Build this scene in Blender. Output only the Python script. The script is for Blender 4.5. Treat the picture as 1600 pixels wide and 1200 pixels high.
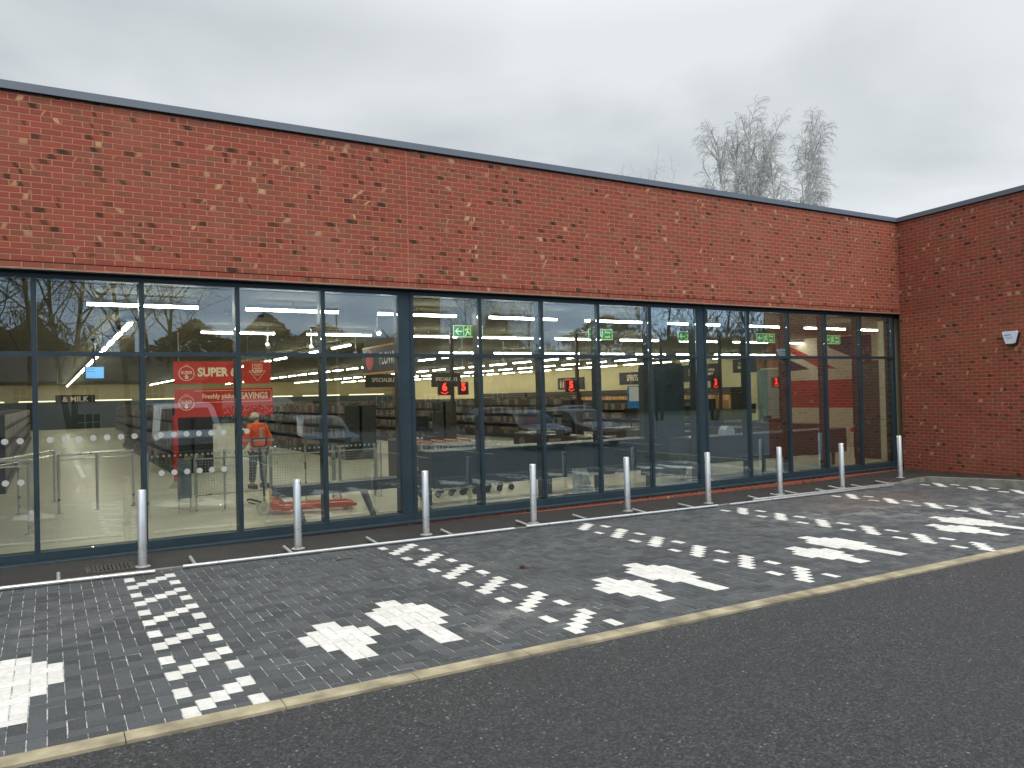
import bpy, bmesh, math, random
from mathutils import Vector, Matrix
random.seed(7)
PI = math.pi
scene = bpy.context.scene
for o in list(bpy.data.objects):
    bpy.data.objects.remove(o)
COL = scene.collection

# ------------------------------------------------------------------ camera
F_PX = 1220.75
CAM = Vector((-17.2928, -11.1385, 1.9194))
YAW, PITCH, ROLL = 0.5363, 0.0129, -0.0243
fwd = Vector((math.sin(YAW) * math.cos(PITCH), math.cos(YAW) * math.cos(PITCH), math.sin(PITCH)))
rgt = Vector((math.cos(YAW), -math.sin(YAW), 0))
up = rgt.cross(fwd)
r2 = rgt * math.cos(ROLL) + up * math.sin(ROLL)
u2 = -rgt * math.sin(ROLL) + up * math.cos(ROLL)
cd = bpy.data.cameras.new('camera')
cd.lens = F_PX / 1600 * 36
cd.sensor_width = 36
cd.clip_end = 2000
cam = bpy.data.objects.new('camera', cd)
COL.objects.link(cam)
cam.matrix_world = Matrix(((r2.x, u2.x, -fwd.x, CAM.x), (r2.y, u2.y, -fwd.y, CAM.y), (r2.z, u2.z, -fwd.z, CAM.z), (0, 0, 0, 1)))
scene.camera = cam

# ------------------------------------------------------------------ world, sun, exposure
SUN_EL, SUN_AZ = math.radians(48), math.radians(200)     # azimuth from +Y, clockwise: behind the viewer
w = bpy.data.worlds.new('World')
scene.world = w
w.use_nodes = True
nt = w.node_tree
nt.nodes.clear()
def wn(t, **k):
    n = nt.nodes.new(t)
    for a, b in k.items():
        setattr(n, a, b)
    return n
out = wn('ShaderNodeOutputWorld'); bg = wn('ShaderNodeBackground')
sky = wn('ShaderNodeTexSky', sky_type='NISHITA', sun_disc=False, sun_elevation=SUN_EL, sun_rotation=SUN_AZ)
sky.dust_density = 3
tc = wn('ShaderNodeTexCoord'); sep = wn('ShaderNodeSeparateXYZ')
nt.links.new(tc.outputs['Generated'], sep.inputs[0])
# flatten the cloud deck: divide by height so clouds stretch towards the horizon
mx = wn('ShaderNodeMath', operation='ADD'); mx.inputs[1].default_value = 0.22
nt.links.new(sep.outputs['Z'], mx.inputs[0])
mxx = wn('ShaderNodeMath', operation='MAXIMUM'); mxx.inputs[1].default_value = 0.12
nt.links.new(mx.outputs[0], mxx.inputs[0])
dvx = wn('ShaderNodeMath', operation='DIVIDE'); dvy = wn('ShaderNodeMath', operation='DIVIDE')
nt.links.new(sep.outputs['X'], dvx.inputs[0]); nt.links.new(mxx.outputs[0], dvx.inputs[1])
nt.links.new(sep.outputs['Y'], dvy.inputs[0]); nt.links.new(mxx.outputs[0], dvy.inputs[1])
cmb = wn('ShaderNodeCombineXYZ')
nt.links.new(dvx.outputs[0], cmb.inputs[0]); nt.links.new(dvy.outputs[0], cmb.inputs[1])
cmb.inputs[2].default_value = 3.7
nz = wn('ShaderNodeTexNoise'); nz.inputs['Scale'].default_value = 0.9; nz.inputs['Detail'].default_value = 5
nz.inputs['Roughness'].default_value = 0.48; nz.inputs['Distortion'].default_value = 0.35
nt.links.new(cmb.outputs[0], nz.inputs['Vector'])
cr = wn('ShaderNodeValToRGB')
cr.color_ramp.elements[0].position = 0.36; cr.color_ramp.elements[0].color = (4.25, 4.55, 4.7, 1)
cr.color_ramp.elements[1].position = 0.62; cr.color_ramp.elements[1].color = (6.9, 7.2, 7.3, 1)
gx = wn('ShaderNodeMath', operation='MULTIPLY_ADD'); gx.inputs[1].default_value = 0.22; gx.inputs[2].default_value = -0.06
nt.links.new(sep.outputs['X'], gx.inputs[0])
ga = wn('ShaderNodeMath', operation='ADD'); nt.links.new(nz.outputs['Fac'], ga.inputs[0]); nt.links.new(gx.outputs[0], ga.inputs[1])
nt.links.new(ga.outputs[0], cr.inputs[0])
# the sky to the south-west (behind the viewer) is a clearer blue grey
mr = wn('ShaderNodeMapRange'); mr.inputs[1].default_value = 0.1; mr.inputs[2].default_value = -0.75
mr.inputs[3].default_value = 0.0; mr.inputs[4].default_value = 1.0
nt.links.new(sep.outputs['Y'], mr.inputs[0])
mb = wn('ShaderNodeMix', data_type='RGBA')
mb.inputs[7].default_value = (7.0, 9.3, 12.2, 1)
mh = wn('ShaderNodeMapRange'); mh.inputs[1].default_value = 0.75; mh.inputs[2].default_value = 0.35
nt.links.new(sep.outputs['Z'], mh.inputs[0])
mm = wn('ShaderNodeMath', operation='MULTIPLY'); nt.links.new(mr.outputs[0], mm.inputs[0]); nt.links.new(mh.outputs[0], mm.inputs[1])
nt.links.new(mm.outputs[0], mb.inputs[0]); nt.links.new(cr.outputs[0], mb.inputs[6])
mk = wn('ShaderNodeMix', data_type='RGBA'); mk.inputs[0].default_value = 0.9
nt.links.new(sky.outputs[0], mk.inputs[6]); nt.links.new(mb.outputs[2], mk.inputs[7])
# overcast sky: the zenith is brighter than the horizon
zr = wn('ShaderNodeMapRange'); zr.inputs[1].default_value = 0.42; zr.inputs[2].default_value = 0.85; zr.inputs[3].default_value = 1.0; zr.inputs[4].default_value = 2.1
nt.links.new(sep.outputs['Z'], zr.inputs[0])
zm = wn('ShaderNodeVectorMath', operation='SCALE'); nt.links.new(mk.outputs[2], zm.inputs[0]); nt.links.new(zr.outputs[0], zm.inputs['Scale'])
nt.links.new(zm.outputs[0], bg.inputs[0]); bg.inputs[1].default_value = 0.1
nt.links.new(bg.outputs[0], out.inputs[0])

sd = bpy.data.lights.new('sun', 'SUN'); sd.energy = 1.5; sd.angle = math.radians(40); sd.color = (1, 0.93, 0.83)
sun = bpy.data.objects.new('sun', sd); COL.objects.link(sun)
sdir = Vector((math.sin(SUN_AZ) * math.cos(SUN_EL), math.cos(SUN_AZ) * math.cos(SUN_EL), math.sin(SUN_EL)))
sun.rotation_euler = sdir.to_track_quat('Z', 'Y').to_euler()
sun.location = (0, 0, 40)
vs = scene.view_settings
scene.display_settings.display_device = 'sRGB'
vs.view_transform = 'Standard'; vs.look = 'None'; vs.exposure = 0.3; vs.gamma = 1.0; vs.use_curve_mapping = False
cy = scene.cycles
cy.use_denoising = True
cy.max_bounces = 8; cy.transparent_max_bounces = 16; cy.glossy_bounces = 4; cy.diffuse_bounces = 4
cy.sample_clamp_indirect = 6.0; cy.caustics_reflective = False; cy.caustics_refractive = False

# ------------------------------------------------------------------ material helpers
MATS = {}
class NT:
    def __init__(s, name):
        s.m = bpy.data.materials.new(name); s.m.use_nodes = True
        s.t = s.m.node_tree; s.t.nodes.clear()
        s.out = s.t.nodes.new('ShaderNodeOutputMaterial')
        s.b = s.t.nodes.new('ShaderNodeBsdfPrincipled')
        s.t.links.new(s.b.outputs[0], s.out.inputs[0])
    def n(s, t, **k):
        x = s.t.nodes.new(t)
        for a, b in k.items(): setattr(x, a, b)
        return x
    def set(s, inp, v):
        if hasattr(v, 'is_linked') or isinstance(v, bpy.types.NodeSocket): s.t.links.new(v, inp)
        else: inp.default_value = v
    def math(s, op, a, b=0.0, c=None):
        x = s.n('ShaderNodeMath', operation=op)
        s.set(x.inputs[0], a); s.set(x.inputs[1], b)
        if c is not None: s.set(x.inputs[2], c)
        return x.outputs[0]
    def mix(s, f, a, b):
        x = s.n('ShaderNodeMix', data_type='RGBA')
        s.set(x.inputs[0], f); s.set(x.inputs[6], a if not isinstance(a, tuple) else (*a, 1)); s.set(x.inputs[7], b if not isinstance(b, tuple) else (*b, 1))
        return x.outputs[2]
    def noise(s, vec, scale, detail=3, rough=0.5):
        x = s.n('ShaderNodeTexNoise'); x.inputs['Scale'].default_value = scale
        x.inputs['Detail'].default_value = detail; x.inputs['Roughness'].default_value = rough
        if vec is not None: s.t.links.new(vec, x.inputs['Vector'])
        return x.outputs['Fac']
    def ramp(s, f, lo, hi):
        x = s.n('ShaderNodeMapRange'); x.inputs[1].default_value = lo; x.inputs[2].default_value = hi
        s.set(x.inputs[0], f)
        return x.outputs[0]
    def obj(s): return s.n('ShaderNodeTexCoord').outputs['Object']
    def pos(s): return s.n('ShaderNodeNewGeometry').outputs['Position']
    def bump(s, h, dist, strength=1.0):
        x = s.n('ShaderNodeBump'); x.inputs['Distance'].default_value = dist; x.inputs['Strength'].default_value = strength
        s.t.links.new(h, x.inputs['Height']); s.t.links.new(x.outputs[0], s.b.inputs['Normal'])

def mat(name, col, rough=0.6, metal=0.0, var=0.12, scale=8.0, bump=0.0, bscale=60.0, spec=0.5, coat=0.0, emit=None, estr=0.0):
    if name in MATS: return MATS[name]
    t = NT(name)
    v = t.obj()
    f = t.ramp(t.noise(v, scale, 4), 0.3, 0.7)
    lo = tuple(c * (1 - var) for c in col); hi = tuple(min(1, c * (1 + var)) for c in col)
    t.set(t.b.inputs['Base Color'], t.mix(f, lo, hi))
    t.set(t.b.inputs['Roughness'], t.math('ADD', rough - 0.05, t.math('MULTIPLY', f, 0.1)))
    t.b.inputs['Metallic'].default_value = metal
    t.b.inputs['Specular IOR Level'].default_value = spec
    t.b.inputs['Coat Weight'].default_value = coat
    if bump: t.bump(t.noise(v, bscale, 3), bump, 0.6)
    if emit:
        t.b.inputs['Emission Color'].default_value = (*emit, 1); t.b.inputs['Emission Strength'].default_value = estr
    MATS[name] = t.m
    return t.m

def brick_mat():
    t = NT('red_brick')
    sp = t.n('ShaderNodeSeparateXYZ'); t.t.links.new(t.obj(), sp.inputs[0])
    v0 = t.obj()
    wob = t.math('MULTIPLY', t.math('SUBTRACT', t.noise(v0, 9, 2), 0.5), 0.007)
    u = t.math('ADD', sp.outputs['X'], wob)
    z = t.math('ADD', sp.outputs['Z'], wob)
    row = t.math('FLOOR', t.math('DIVIDE', z, 0.075))
    even = t.math('MODULO', t.math('ADD', row, 200), 2)
    # rare stretches of broken bond
    uo = t.math('ADD', u, t.math('MULTIPLY', even, 0.1125))
    col = t.math('FLOOR', t.math('DIVIDE', uo, 0.225))
    fx = t.math('SUBTRACT', uo, t.math('MULTIPLY', col, 0.225))
    fz = t.math('SUBTRACT', z, t.math('MULTIPLY', row, 0.075))
    # distance to the joint: 10 mm bed and perp joints
    dx = t.math('MINIMUM', t.math('SUBTRACT', fx, 0.010), t.math('SUBTRACT', 0.225, fx))
    dz = t.math('MINIMUM', t.math('SUBTRACT', fz, 0.010), t.math('SUBTRACT', 0.075, fz))
    d = t.math('MINIMUM', dx, dz)
    rag = t.math('MULTIPLY', t.math('SUBTRACT', t.noise(v0, 70, 2), 0.5), 0.005)
    d = t.math('ADD', d, rag)
    mortar = t.math('SUBTRACT', 1.0, t.ramp(d, -0.001, 0.0012))
    cv = t.n('ShaderNodeCombineXYZ'); t.set(cv.inputs[0], col); t.set(cv.inputs[1], row)
    wnz = t.n('ShaderNodeTexWhiteNoise', noise_dimensions='3D'); t.t.links.new(cv.outputs[0], wnz.inputs[0])
    sc = t.n('ShaderNodeSeparateColor'); t.t.links.new(wnz.outputs['Color'], sc.inputs[0])
    r1, r2_, r3 = sc.outputs[0], sc.outputs[1], sc.outputs[2]
    base = t.mix(r1, (0.335, 0.072, 0.045), (0.245, 0.060, 0.041))
    base = t.mix(t.math('MULTIPLY', t.ramp(r2_, 0.55, 1.0), 0.7), base, (0.26, 0.090, 0.050))
    base = t.mix(t.math('MULTIPLY', t.ramp(t.noise(v0, 0.35, 3), 0.35, 0.7), 0.3), base, (0.27, 0.078, 0.048))
    # fire marks: per-brick shifted noise
    of = t.n('ShaderNodeVectorMath', operation='MULTIPLY_ADD')
    t.t.links.new(wnz.outputs['Color'], of.inputs[0]); of.inputs[1].default_value = (40, 40, 40); t.t.links.new(v0, of.inputs[2])
    sm = t.noise(of.outputs[0], 14, 1)
    clump = t.ramp(t.noise(v0, 1.1, 3, 0.6), 0.42, 0.62)
    wn2 = t.n('ShaderNodeTexWhiteNoise', noise_dimensions='3D'); cv2 = t.n('ShaderNodeCombineXYZ'); t.set(cv2.inputs[0], row); t.set(cv2.inputs[1], col); cv2.inputs[2].default_value = 7.3
    t.t.links.new(cv2.outputs[0], wn2.inputs[0]); s2 = t.n('ShaderNodeSeparateColor'); t.t.links.new(wn2.outputs['Color'], s2.inputs[0])
    q1, q2, q3 = s2.outputs[0], s2.outputs[1], s2.outputs[2]
    def flash(cen, wid, slant):
        xx = t.math('ADD', fx, t.math('MULTIPLY', t.math('SUBTRACT', fz, 0.04), slant))
        dd = t.math('DIVIDE', t.math('ABSOLUTE', t.math('SUBTRACT', xx, cen)), wid)
        return t.math('SUBTRACT', 1.0, t.ramp(t.math('ADD', dd, t.math('MULTIPLY', t.math('SUBTRACT', sm, 0.5), 1.6)), 0.55, 1.15))
    isd = t.math('GREATER_THAN', r3, t.math('SUBTRACT', 0.92, t.math('MULTIPLY', clump, 0.14)))
    dark = t.math('MULTIPLY', isd, flash(t.math('ADD', 0.045, t.math('MULTIPLY', q1, 0.14)), t.math('ADD', 0.018, t.math('MULTIPLY', q2, 0.065)), 0.35))
    dark = t.math('MULTIPLY', dark, t.math('ADD', 0.55, t.math('MULTIPLY', q3, 0.45)))
    isb = t.math('GREATER_THAN', r1, t.math('SUBTRACT', 0.96, t.math('MULTIPLY', clump, 0.10)))
    buff = t.math('MULTIPLY', isb, flash(t.math('ADD', 0.03, t.math('MULTIPLY', q2, 0.17)), t.math('ADD', 0.012, t.math('MULTIPLY', q3, 0.045)), t.math('MULTIPLY', t.math('SUBTRACT', r2_, 0.6), 1.8)))
    buff = t.math('MULTIPLY', buff, t.math('ADD', 0.22, t.math('MULTIPLY', q1, 0.6)))
    isg = t.math('MULTIPLY', t.math('LESS_THAN', r3, 0.10), 0.45)
    base = t.mix(isg, base, (0.20, 0.10, 0.062))
    brn = t.math('MULTIPLY', t.math('GREATER_THAN', q3, 0.80), flash(t.math('ADD', 0.02, t.math('MULTIPLY', q1, 0.19)), t.math('ADD', 0.03, t.math('MULTIPLY', q2, 0.09)), 0.5))
    base = t.mix(t.math('MULTIPLY', brn, 0.5), base, (0.15, 0.075, 0.045))
    base = t.mix(t.math('MULTIPLY', buff, 0.85), base, (0.66, 0.40, 0.20))
    base = t.mix(t.math('MULTIPLY', dark, 0.88), base, (0.030, 0.022, 0.012))
    base = t.mix(t.math('MULTIPLY', t.ramp(t.noise(v0, 120, 3), 0.45, 0.8), 0.22), base, (0.20, 0.05, 0.03))
    base = t.mix(t.math('MULTIPLY', t.ramp(t.noise(v0, 0.9, 5, 0.65), 0.52, 0.75), 0.30), base, (0.42, 0.17, 0.11))
    mcol = t.mix(t.ramp(t.noise(v0, 3, 3), 0.3, 0.7), (0.47, 0.235, 0.14), (0.40, 0.185, 0.105))
    t.set(t.b.inputs['Base Color'], t.mix(mortar, base, mcol))
    t.b.inputs['Roughness'].default_value = 0.88
    t.b.inputs['Specular IOR Level'].default_value = 0.25
    h = t.math('ADD', t.ramp(d, -0.003, 0.003), t.math('MULTIPLY', t.noise(v0, 55, 4, 0.65), 0.5))
    h = t.math('ADD', h, t.math('MULTIPLY', r2_, 0.35))
    t.bump(h, 0.004, 0.9)
    MATS['red_brick'] = t.m
    return t.m

def tarmac_mat(name, base, lightness, scale=1.0, speck=0.5):
    t = NT(name); v = t.pos()
    vo = t.n('ShaderNodeTexVoronoi'); vo.inputs['Scale'].default_value = 84 * scale; t.t.links.new(v, vo.inputs['Vector'])
    sc = t.n('ShaderNodeSeparateColor'); t.t.links.new(vo.outputs['Color'], sc.inputs[0])
    c = t.mix(t.math('POWER', sc.outputs[0], 2.2), tuple(b * 0.30 for b in base), tuple(b * 3.1 for b in base))
    spx = t.n('ShaderNodeSeparateXYZ'); t.t.links.new(v, spx.inputs[0])
    near = t.math('MULTIPLY', t.ramp(spx.outputs['Y'], -7.6, -6.2), t.ramp(t.noise(v, 1.3, 4, 0.7), 0.38, 0.62))
    thr = t.math('SUBTRACT', 0.9965, t.math('MULTIPLY', near, 0.03))
    c = t.mix(t.math('MULTIPLY', t.math('GREATER_THAN', sc.outputs[1], thr), speck), c, lightness)
    big = t.ramp(t.noise(v, 0.5, 4, 0.6), 0.35, 0.7)
    c = t.mix(t.math('MULTIPLY', big, 0.32), c, tuple(min(1, b * 1.7) for b in base))
    st = t.n('ShaderNodeMapping'); st.inputs['Scale'].default_value = (0.25, 1.6, 1); t.t.links.new(v, st.inputs[0])
    c = t.mix(t.math('MULTIPLY', t.ramp(t.noise(st.outputs[0], 0.9, 4, 0.6), 0.5, 0.75), 0.35), c, tuple(b * 0.55 for b in base))
    fn = t.ramp(t.noise(v, 34, 3), 0.4, 0.65)
    c = t.mix(t.math('MULTIPLY', fn, 0.5), c, tuple(b * 0.4 for b in base))
    t.set(t.b.inputs['Base Color'], c)
    t.set(t.b.inputs['Roughness'], t.math('ADD', 0.62, t.math('MULTIPLY', big, 0.15)))
    h = t.math('ADD', t.math('SUBTRACT', 1.0, vo.outputs['Distance']), t.math('MULTIPLY', t.noise(v, 150, 2), 0.6))
    t.bump(h, 0.009, 1.0)
    MATS[name] = t.m
    return t.m

def paver_mat(name, lo, hi, white=False):
    t = NT(name); v = t.pos()
    at = t.n('ShaderNodeAttribute', attribute_name='rnd'); r = at.outputs['Fac']
    c = t.mix(r, lo, hi)
    n1 = t.noise(v, 150, 4, 0.7)
    if white:
        c = t.mix(t.ramp(t.noise(v, 22, 4, 0.65), 0.42, 0.7), c, (0.58, 0.56, 0.50))
        c = t.mix(t.math('MULTIPLY', t.ramp(n1, 0.58, 0.75), 0.5), c, (0.40, 0.39, 0.36))
        c = t.mix(t.math('MULTIPLY', t.ramp(t.noise(v, 6, 4, 0.7), 0.58, 0.72), 0.35), c, (0.42, 0.38, 0.30))
    else:
        c = t.mix(t.ramp(n1, 0.45, 0.75), c, tuple(x * 1.9 for x in hi))
        # dried sand and salt left in soft patches
        sp = t.n('ShaderNodeSeparateXYZ'); t.t.links.new(v, sp.inputs[0])
        def blob(cx, cy_, rx, ry):
            a = t.math('DIVIDE', t.math('SUBTRACT', sp.outputs['X'], cx), rx); b = t.math('DIVIDE', t.math('SUBTRACT', sp.outputs['Y'], cy_), ry)
            return t.math('SUBTRACT', 1.0, t.ramp(t.math('ADD', t.math('MULTIPLY', a, a), t.math('MULTIPLY', b, b)), 0.0, 1.0))
        bl = t.math('MAXIMUM', blob(-6.2, -3.2, 2.4, 1.1), blob(-3.4, -4.2, 3.0, 1.3))
        bl = t.math('MAXIMUM', bl, t.math('MULTIPLY', blob(-13.6, -5.3, 1.1, 0.5), 0.8))
        bl = t.math('MAXIMUM', bl, t.math('MULTIPLY', blob(-17.2, -3.0, 1.0, 1.0), 0.45))
        st = t.math('MULTIPLY', t.ramp(t.noise(v, 3.1, 6, 0.72), 0.46, 0.66), t.ramp(n1, 0.35, 0.6))
        far = t.math('MULTIPLY', t.ramp(sp.outputs['X'], -13.0, -4.0), 0.22)
        c = t.mix(t.math('MULTIPLY', st, t.math('ADD', t.math('MULTIPLY', bl, 0.55), t.math('ADD', far, 0.07))), c, (0.42, 0.40, 0.37))
        br = t.math('MULTIPLY', blob(-4.6, -2.3, 2.3, 1.2), 0.42)
        c = t.mix(t.math('MULTIPLY', br, t.ramp(t.noise(v, 2.0, 5, 0.7), 0.3, 0.6)), c, (0.16, 0.095, 0.065))
    t.set(t.b.inputs['Base Color'], c)
    t.b.inputs['Roughness'].default_value = 0.72 if not white else 0.8
    t.b.inputs['Specular IOR Level'].default_value = 0.4
    t.bump(t.math('ADD', t.noise(v, 260, 3, 0.7), t.math('MULTIPLY', t.noise(v, 30, 3), 0.8)), 0.003, 0.7)
    MATS[name] = t.m
    return t.m

def glass_mat(name, tint, base_refl, gain):
    t = NT(name)
    tr = t.n('ShaderNodeBsdfTransparent'); tr.inputs[0].default_value = (*tint, 1)
    gl = t.n('ShaderNodeBsdfGlossy'); gl.inputs['Roughness'].default_value = 0.0; gl.inputs[0].default_value = (0.86, 0.94, 1.0, 1)
    # float glass is never quite flat
    bp = t.n('ShaderNodeBump'); bp.inputs['Distance'].default_value = 0.02; bp.inputs['Strength'].default_value = 0.0025
    t.t.links.new(t.noise(t.obj(), 1.6, 2), bp.inputs['Height']); t.t.links.new(bp.outputs[0], gl.inputs['Normal'])
    fr = t.n('ShaderNodeFresnel'); fr.inputs[0].default_value = 1.5
    f = t.math('MINIMUM', t.math('ADD', t.math('MULTIPLY', fr.outputs[0], gain), base_refl), 0.9)
    mxs = t.n('ShaderNodeMixShader'); t.t.links.new(f, mxs.inputs[0])
    t.t.links.new(tr.outputs[0], mxs.inputs[1]); t.t.links.new(gl.outputs[0], mxs.inputs[2])
    t.t.nodes.remove(t.b); t.t.links.new(mxs.outputs[0], t.out.inputs[0])
    MATS[name] = t.m
    return t.m

def goods_mat(name, cols, sx, sz, dim=1.0):
    """stacked goods: random coloured cells"""
    t = NT(name); sp = t.n('ShaderNodeSeparateXYZ'); t.t.links.new(t.obj(), sp.inputs[0])
    a = t.math('FLOOR', t.math('MULTIPLY', t.math('ADD', sp.outputs['X'], sp.outputs['Y']), sx)); b = t.math('FLOOR', t.math('MULTIPLY', sp.outputs['Z'], sz))
    cv = t.n('ShaderNodeCombineXYZ'); t.set(cv.inputs[0], a); t.set(cv.inputs[1], b)
    wz = t.n('ShaderNodeTexWhiteNoise', noise_dimensions='3D'); t.t.links.new(cv.outputs[0], wz.inputs[0])
    rp = t.n('ShaderNodeValToRGB'); rp.color_ramp.interpolation = 'CONSTANT'
    els = rp.color_ramp.elements
    els[0].position = 0; els[0].color = (*[c * dim for c in cols[0]], 1)
    els[1].position = 1.0 / len(cols); els[1].color = (*[c * dim for c in cols[1]], 1)
    for i in range(2, len(cols)):
        e = els.new(i / len(cols)); e.color = (*[c * dim for c in cols[i]], 1)
    t.t.links.new(wz.outputs['Value'], rp.inputs[0]); t.set(t.b.inputs['Base Color'], rp.outputs[0])
    t.b.inputs['Roughness'].default_value = 0.5
    MATS[name] = t.m
    return t.m

BRICK = brick_mat()
ROAD = tarmac_mat('road_tarmac', (0.033, 0.033, 0.035), (0.5, 0.5, 0.5))
PATH = tarmac_mat('footway_tarmac', (0.030, 0.025, 0.022), (0.3, 0.3, 0.3), 1.5, 0.25)
PAVE_D = paver_mat('charcoal_block', (0.024, 0.026, 0.027), (0.072, 0.078, 0.082))
PAVE_W = paver_mat('white_block', (0.66, 0.65, 0.60), (0.80, 0.79, 0.75), True)
SAND = mat('joint_sand', (0.36, 0.36, 0.35), 0.95, var=0.85, scale=14)
GLASS = glass_mat('window_glass', (0.93, 0.955, 0.93), 0.075, 0.52)
CLEAR = glass_mat('clear_glass', (0.95, 0.97, 0.96), 0.01, 0.7)
FRAME = mat('anthracite_aluminium', (0.022, 0.038, 0.048), 0.5, var=0.12, scale=3, spec=0.35)
COPING = mat('grey_coping', (0.13, 0.15, 0.175), 0.5, metal=0.1, var=0.06, scale=2)
DARK = mat('black_void', (0.006, 0.006, 0.007), 0.9)
STEEL = mat('brushed_steel', (0.66, 0.65, 0.62), 0.30, metal=0.7, var=0.07, scale=6, bump=0.0006, bscale=300)
STEEL_D = mat('dull_steel', (0.44, 0.43, 0.40), 0.5, metal=0.4, var=0.1)
KERB = mat('kerb_concrete', (0.32, 0.275, 0.18), 0.9, var=0.42, scale=5, bump=0.004, bscale=120)
KERB_G = mat('kerb_grey', (0.21, 0.21, 0.175), 0.9, var=0.3, scale=5, bump=0.004, bscale=120)
SEAL = mat('sealant', (0.42, 0.15, 0.10), 0.8)
LIP = mat('mortar_lip', (0.30, 0.27, 0.23), 0.8, var=0.3, scale=12)
BLACKP = mat('black_plastic', (0.015, 0.015, 0.017), 0.4)
GREYP = mat('grey_plastic', (0.20, 0.21, 0.21), 0.5)
DGREY = mat('dark_grey_panel', (0.040, 0.055, 0.064), 0.45)
WHITEP = mat('white_plastic', (0.78, 0.80, 0.82), 0.35, var=0.03)
BROWN = mat('dark_brown_laminate', (0.045, 0.028, 0.020), 0.4, var=0.25)
WALLC = mat('cream_wall', (0.66, 0.57, 0.35), 0.8, var=0.06, scale=1.5)
CEILM = mat('ceiling_tile', (0.36, 0.34, 0.27), 0.9, var=0.1, scale=1.0)
FLOORM = mat('beige_floor_tile', (0.66, 0.62, 0.50), 0.42, var=0.10, scale=2.2, spec=0.5)
TUBE = mat('lamp_diffuser', (0.9, 0.9, 0.85), 0.5, emit=(1.0, 0.965, 0.78), estr=42.0)
WOOD = mat('warm_wood', (0.50, 0.27, 0.09), 0.5, var=0.3, scale=5)
REDB = mat('banner_red', (0.52, 0.022, 0.015), 0.55, var=0.05)
CREAMT = mat('cream_print', (0.85, 0.72, 0.55), 0.6)
SIGNB = mat('sign_charcoal', (0.018, 0.015, 0.016), 0.5)
GREENS = mat('exit_green', (0.02, 0.22, 0.05), 0.5, emit=(0.02, 0.30, 0.06), estr=0.5)
PALEG = mat('exit_pale', (0.75, 0.9, 0.6), 0.5, emit=(0.7, 1.0, 0.55), estr=0.45)
REDE = mat('red_led', (0.8, 0.02, 0.02), 0.5, emit=(1.0, 0.05, 0.03), estr=2.2)

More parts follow.
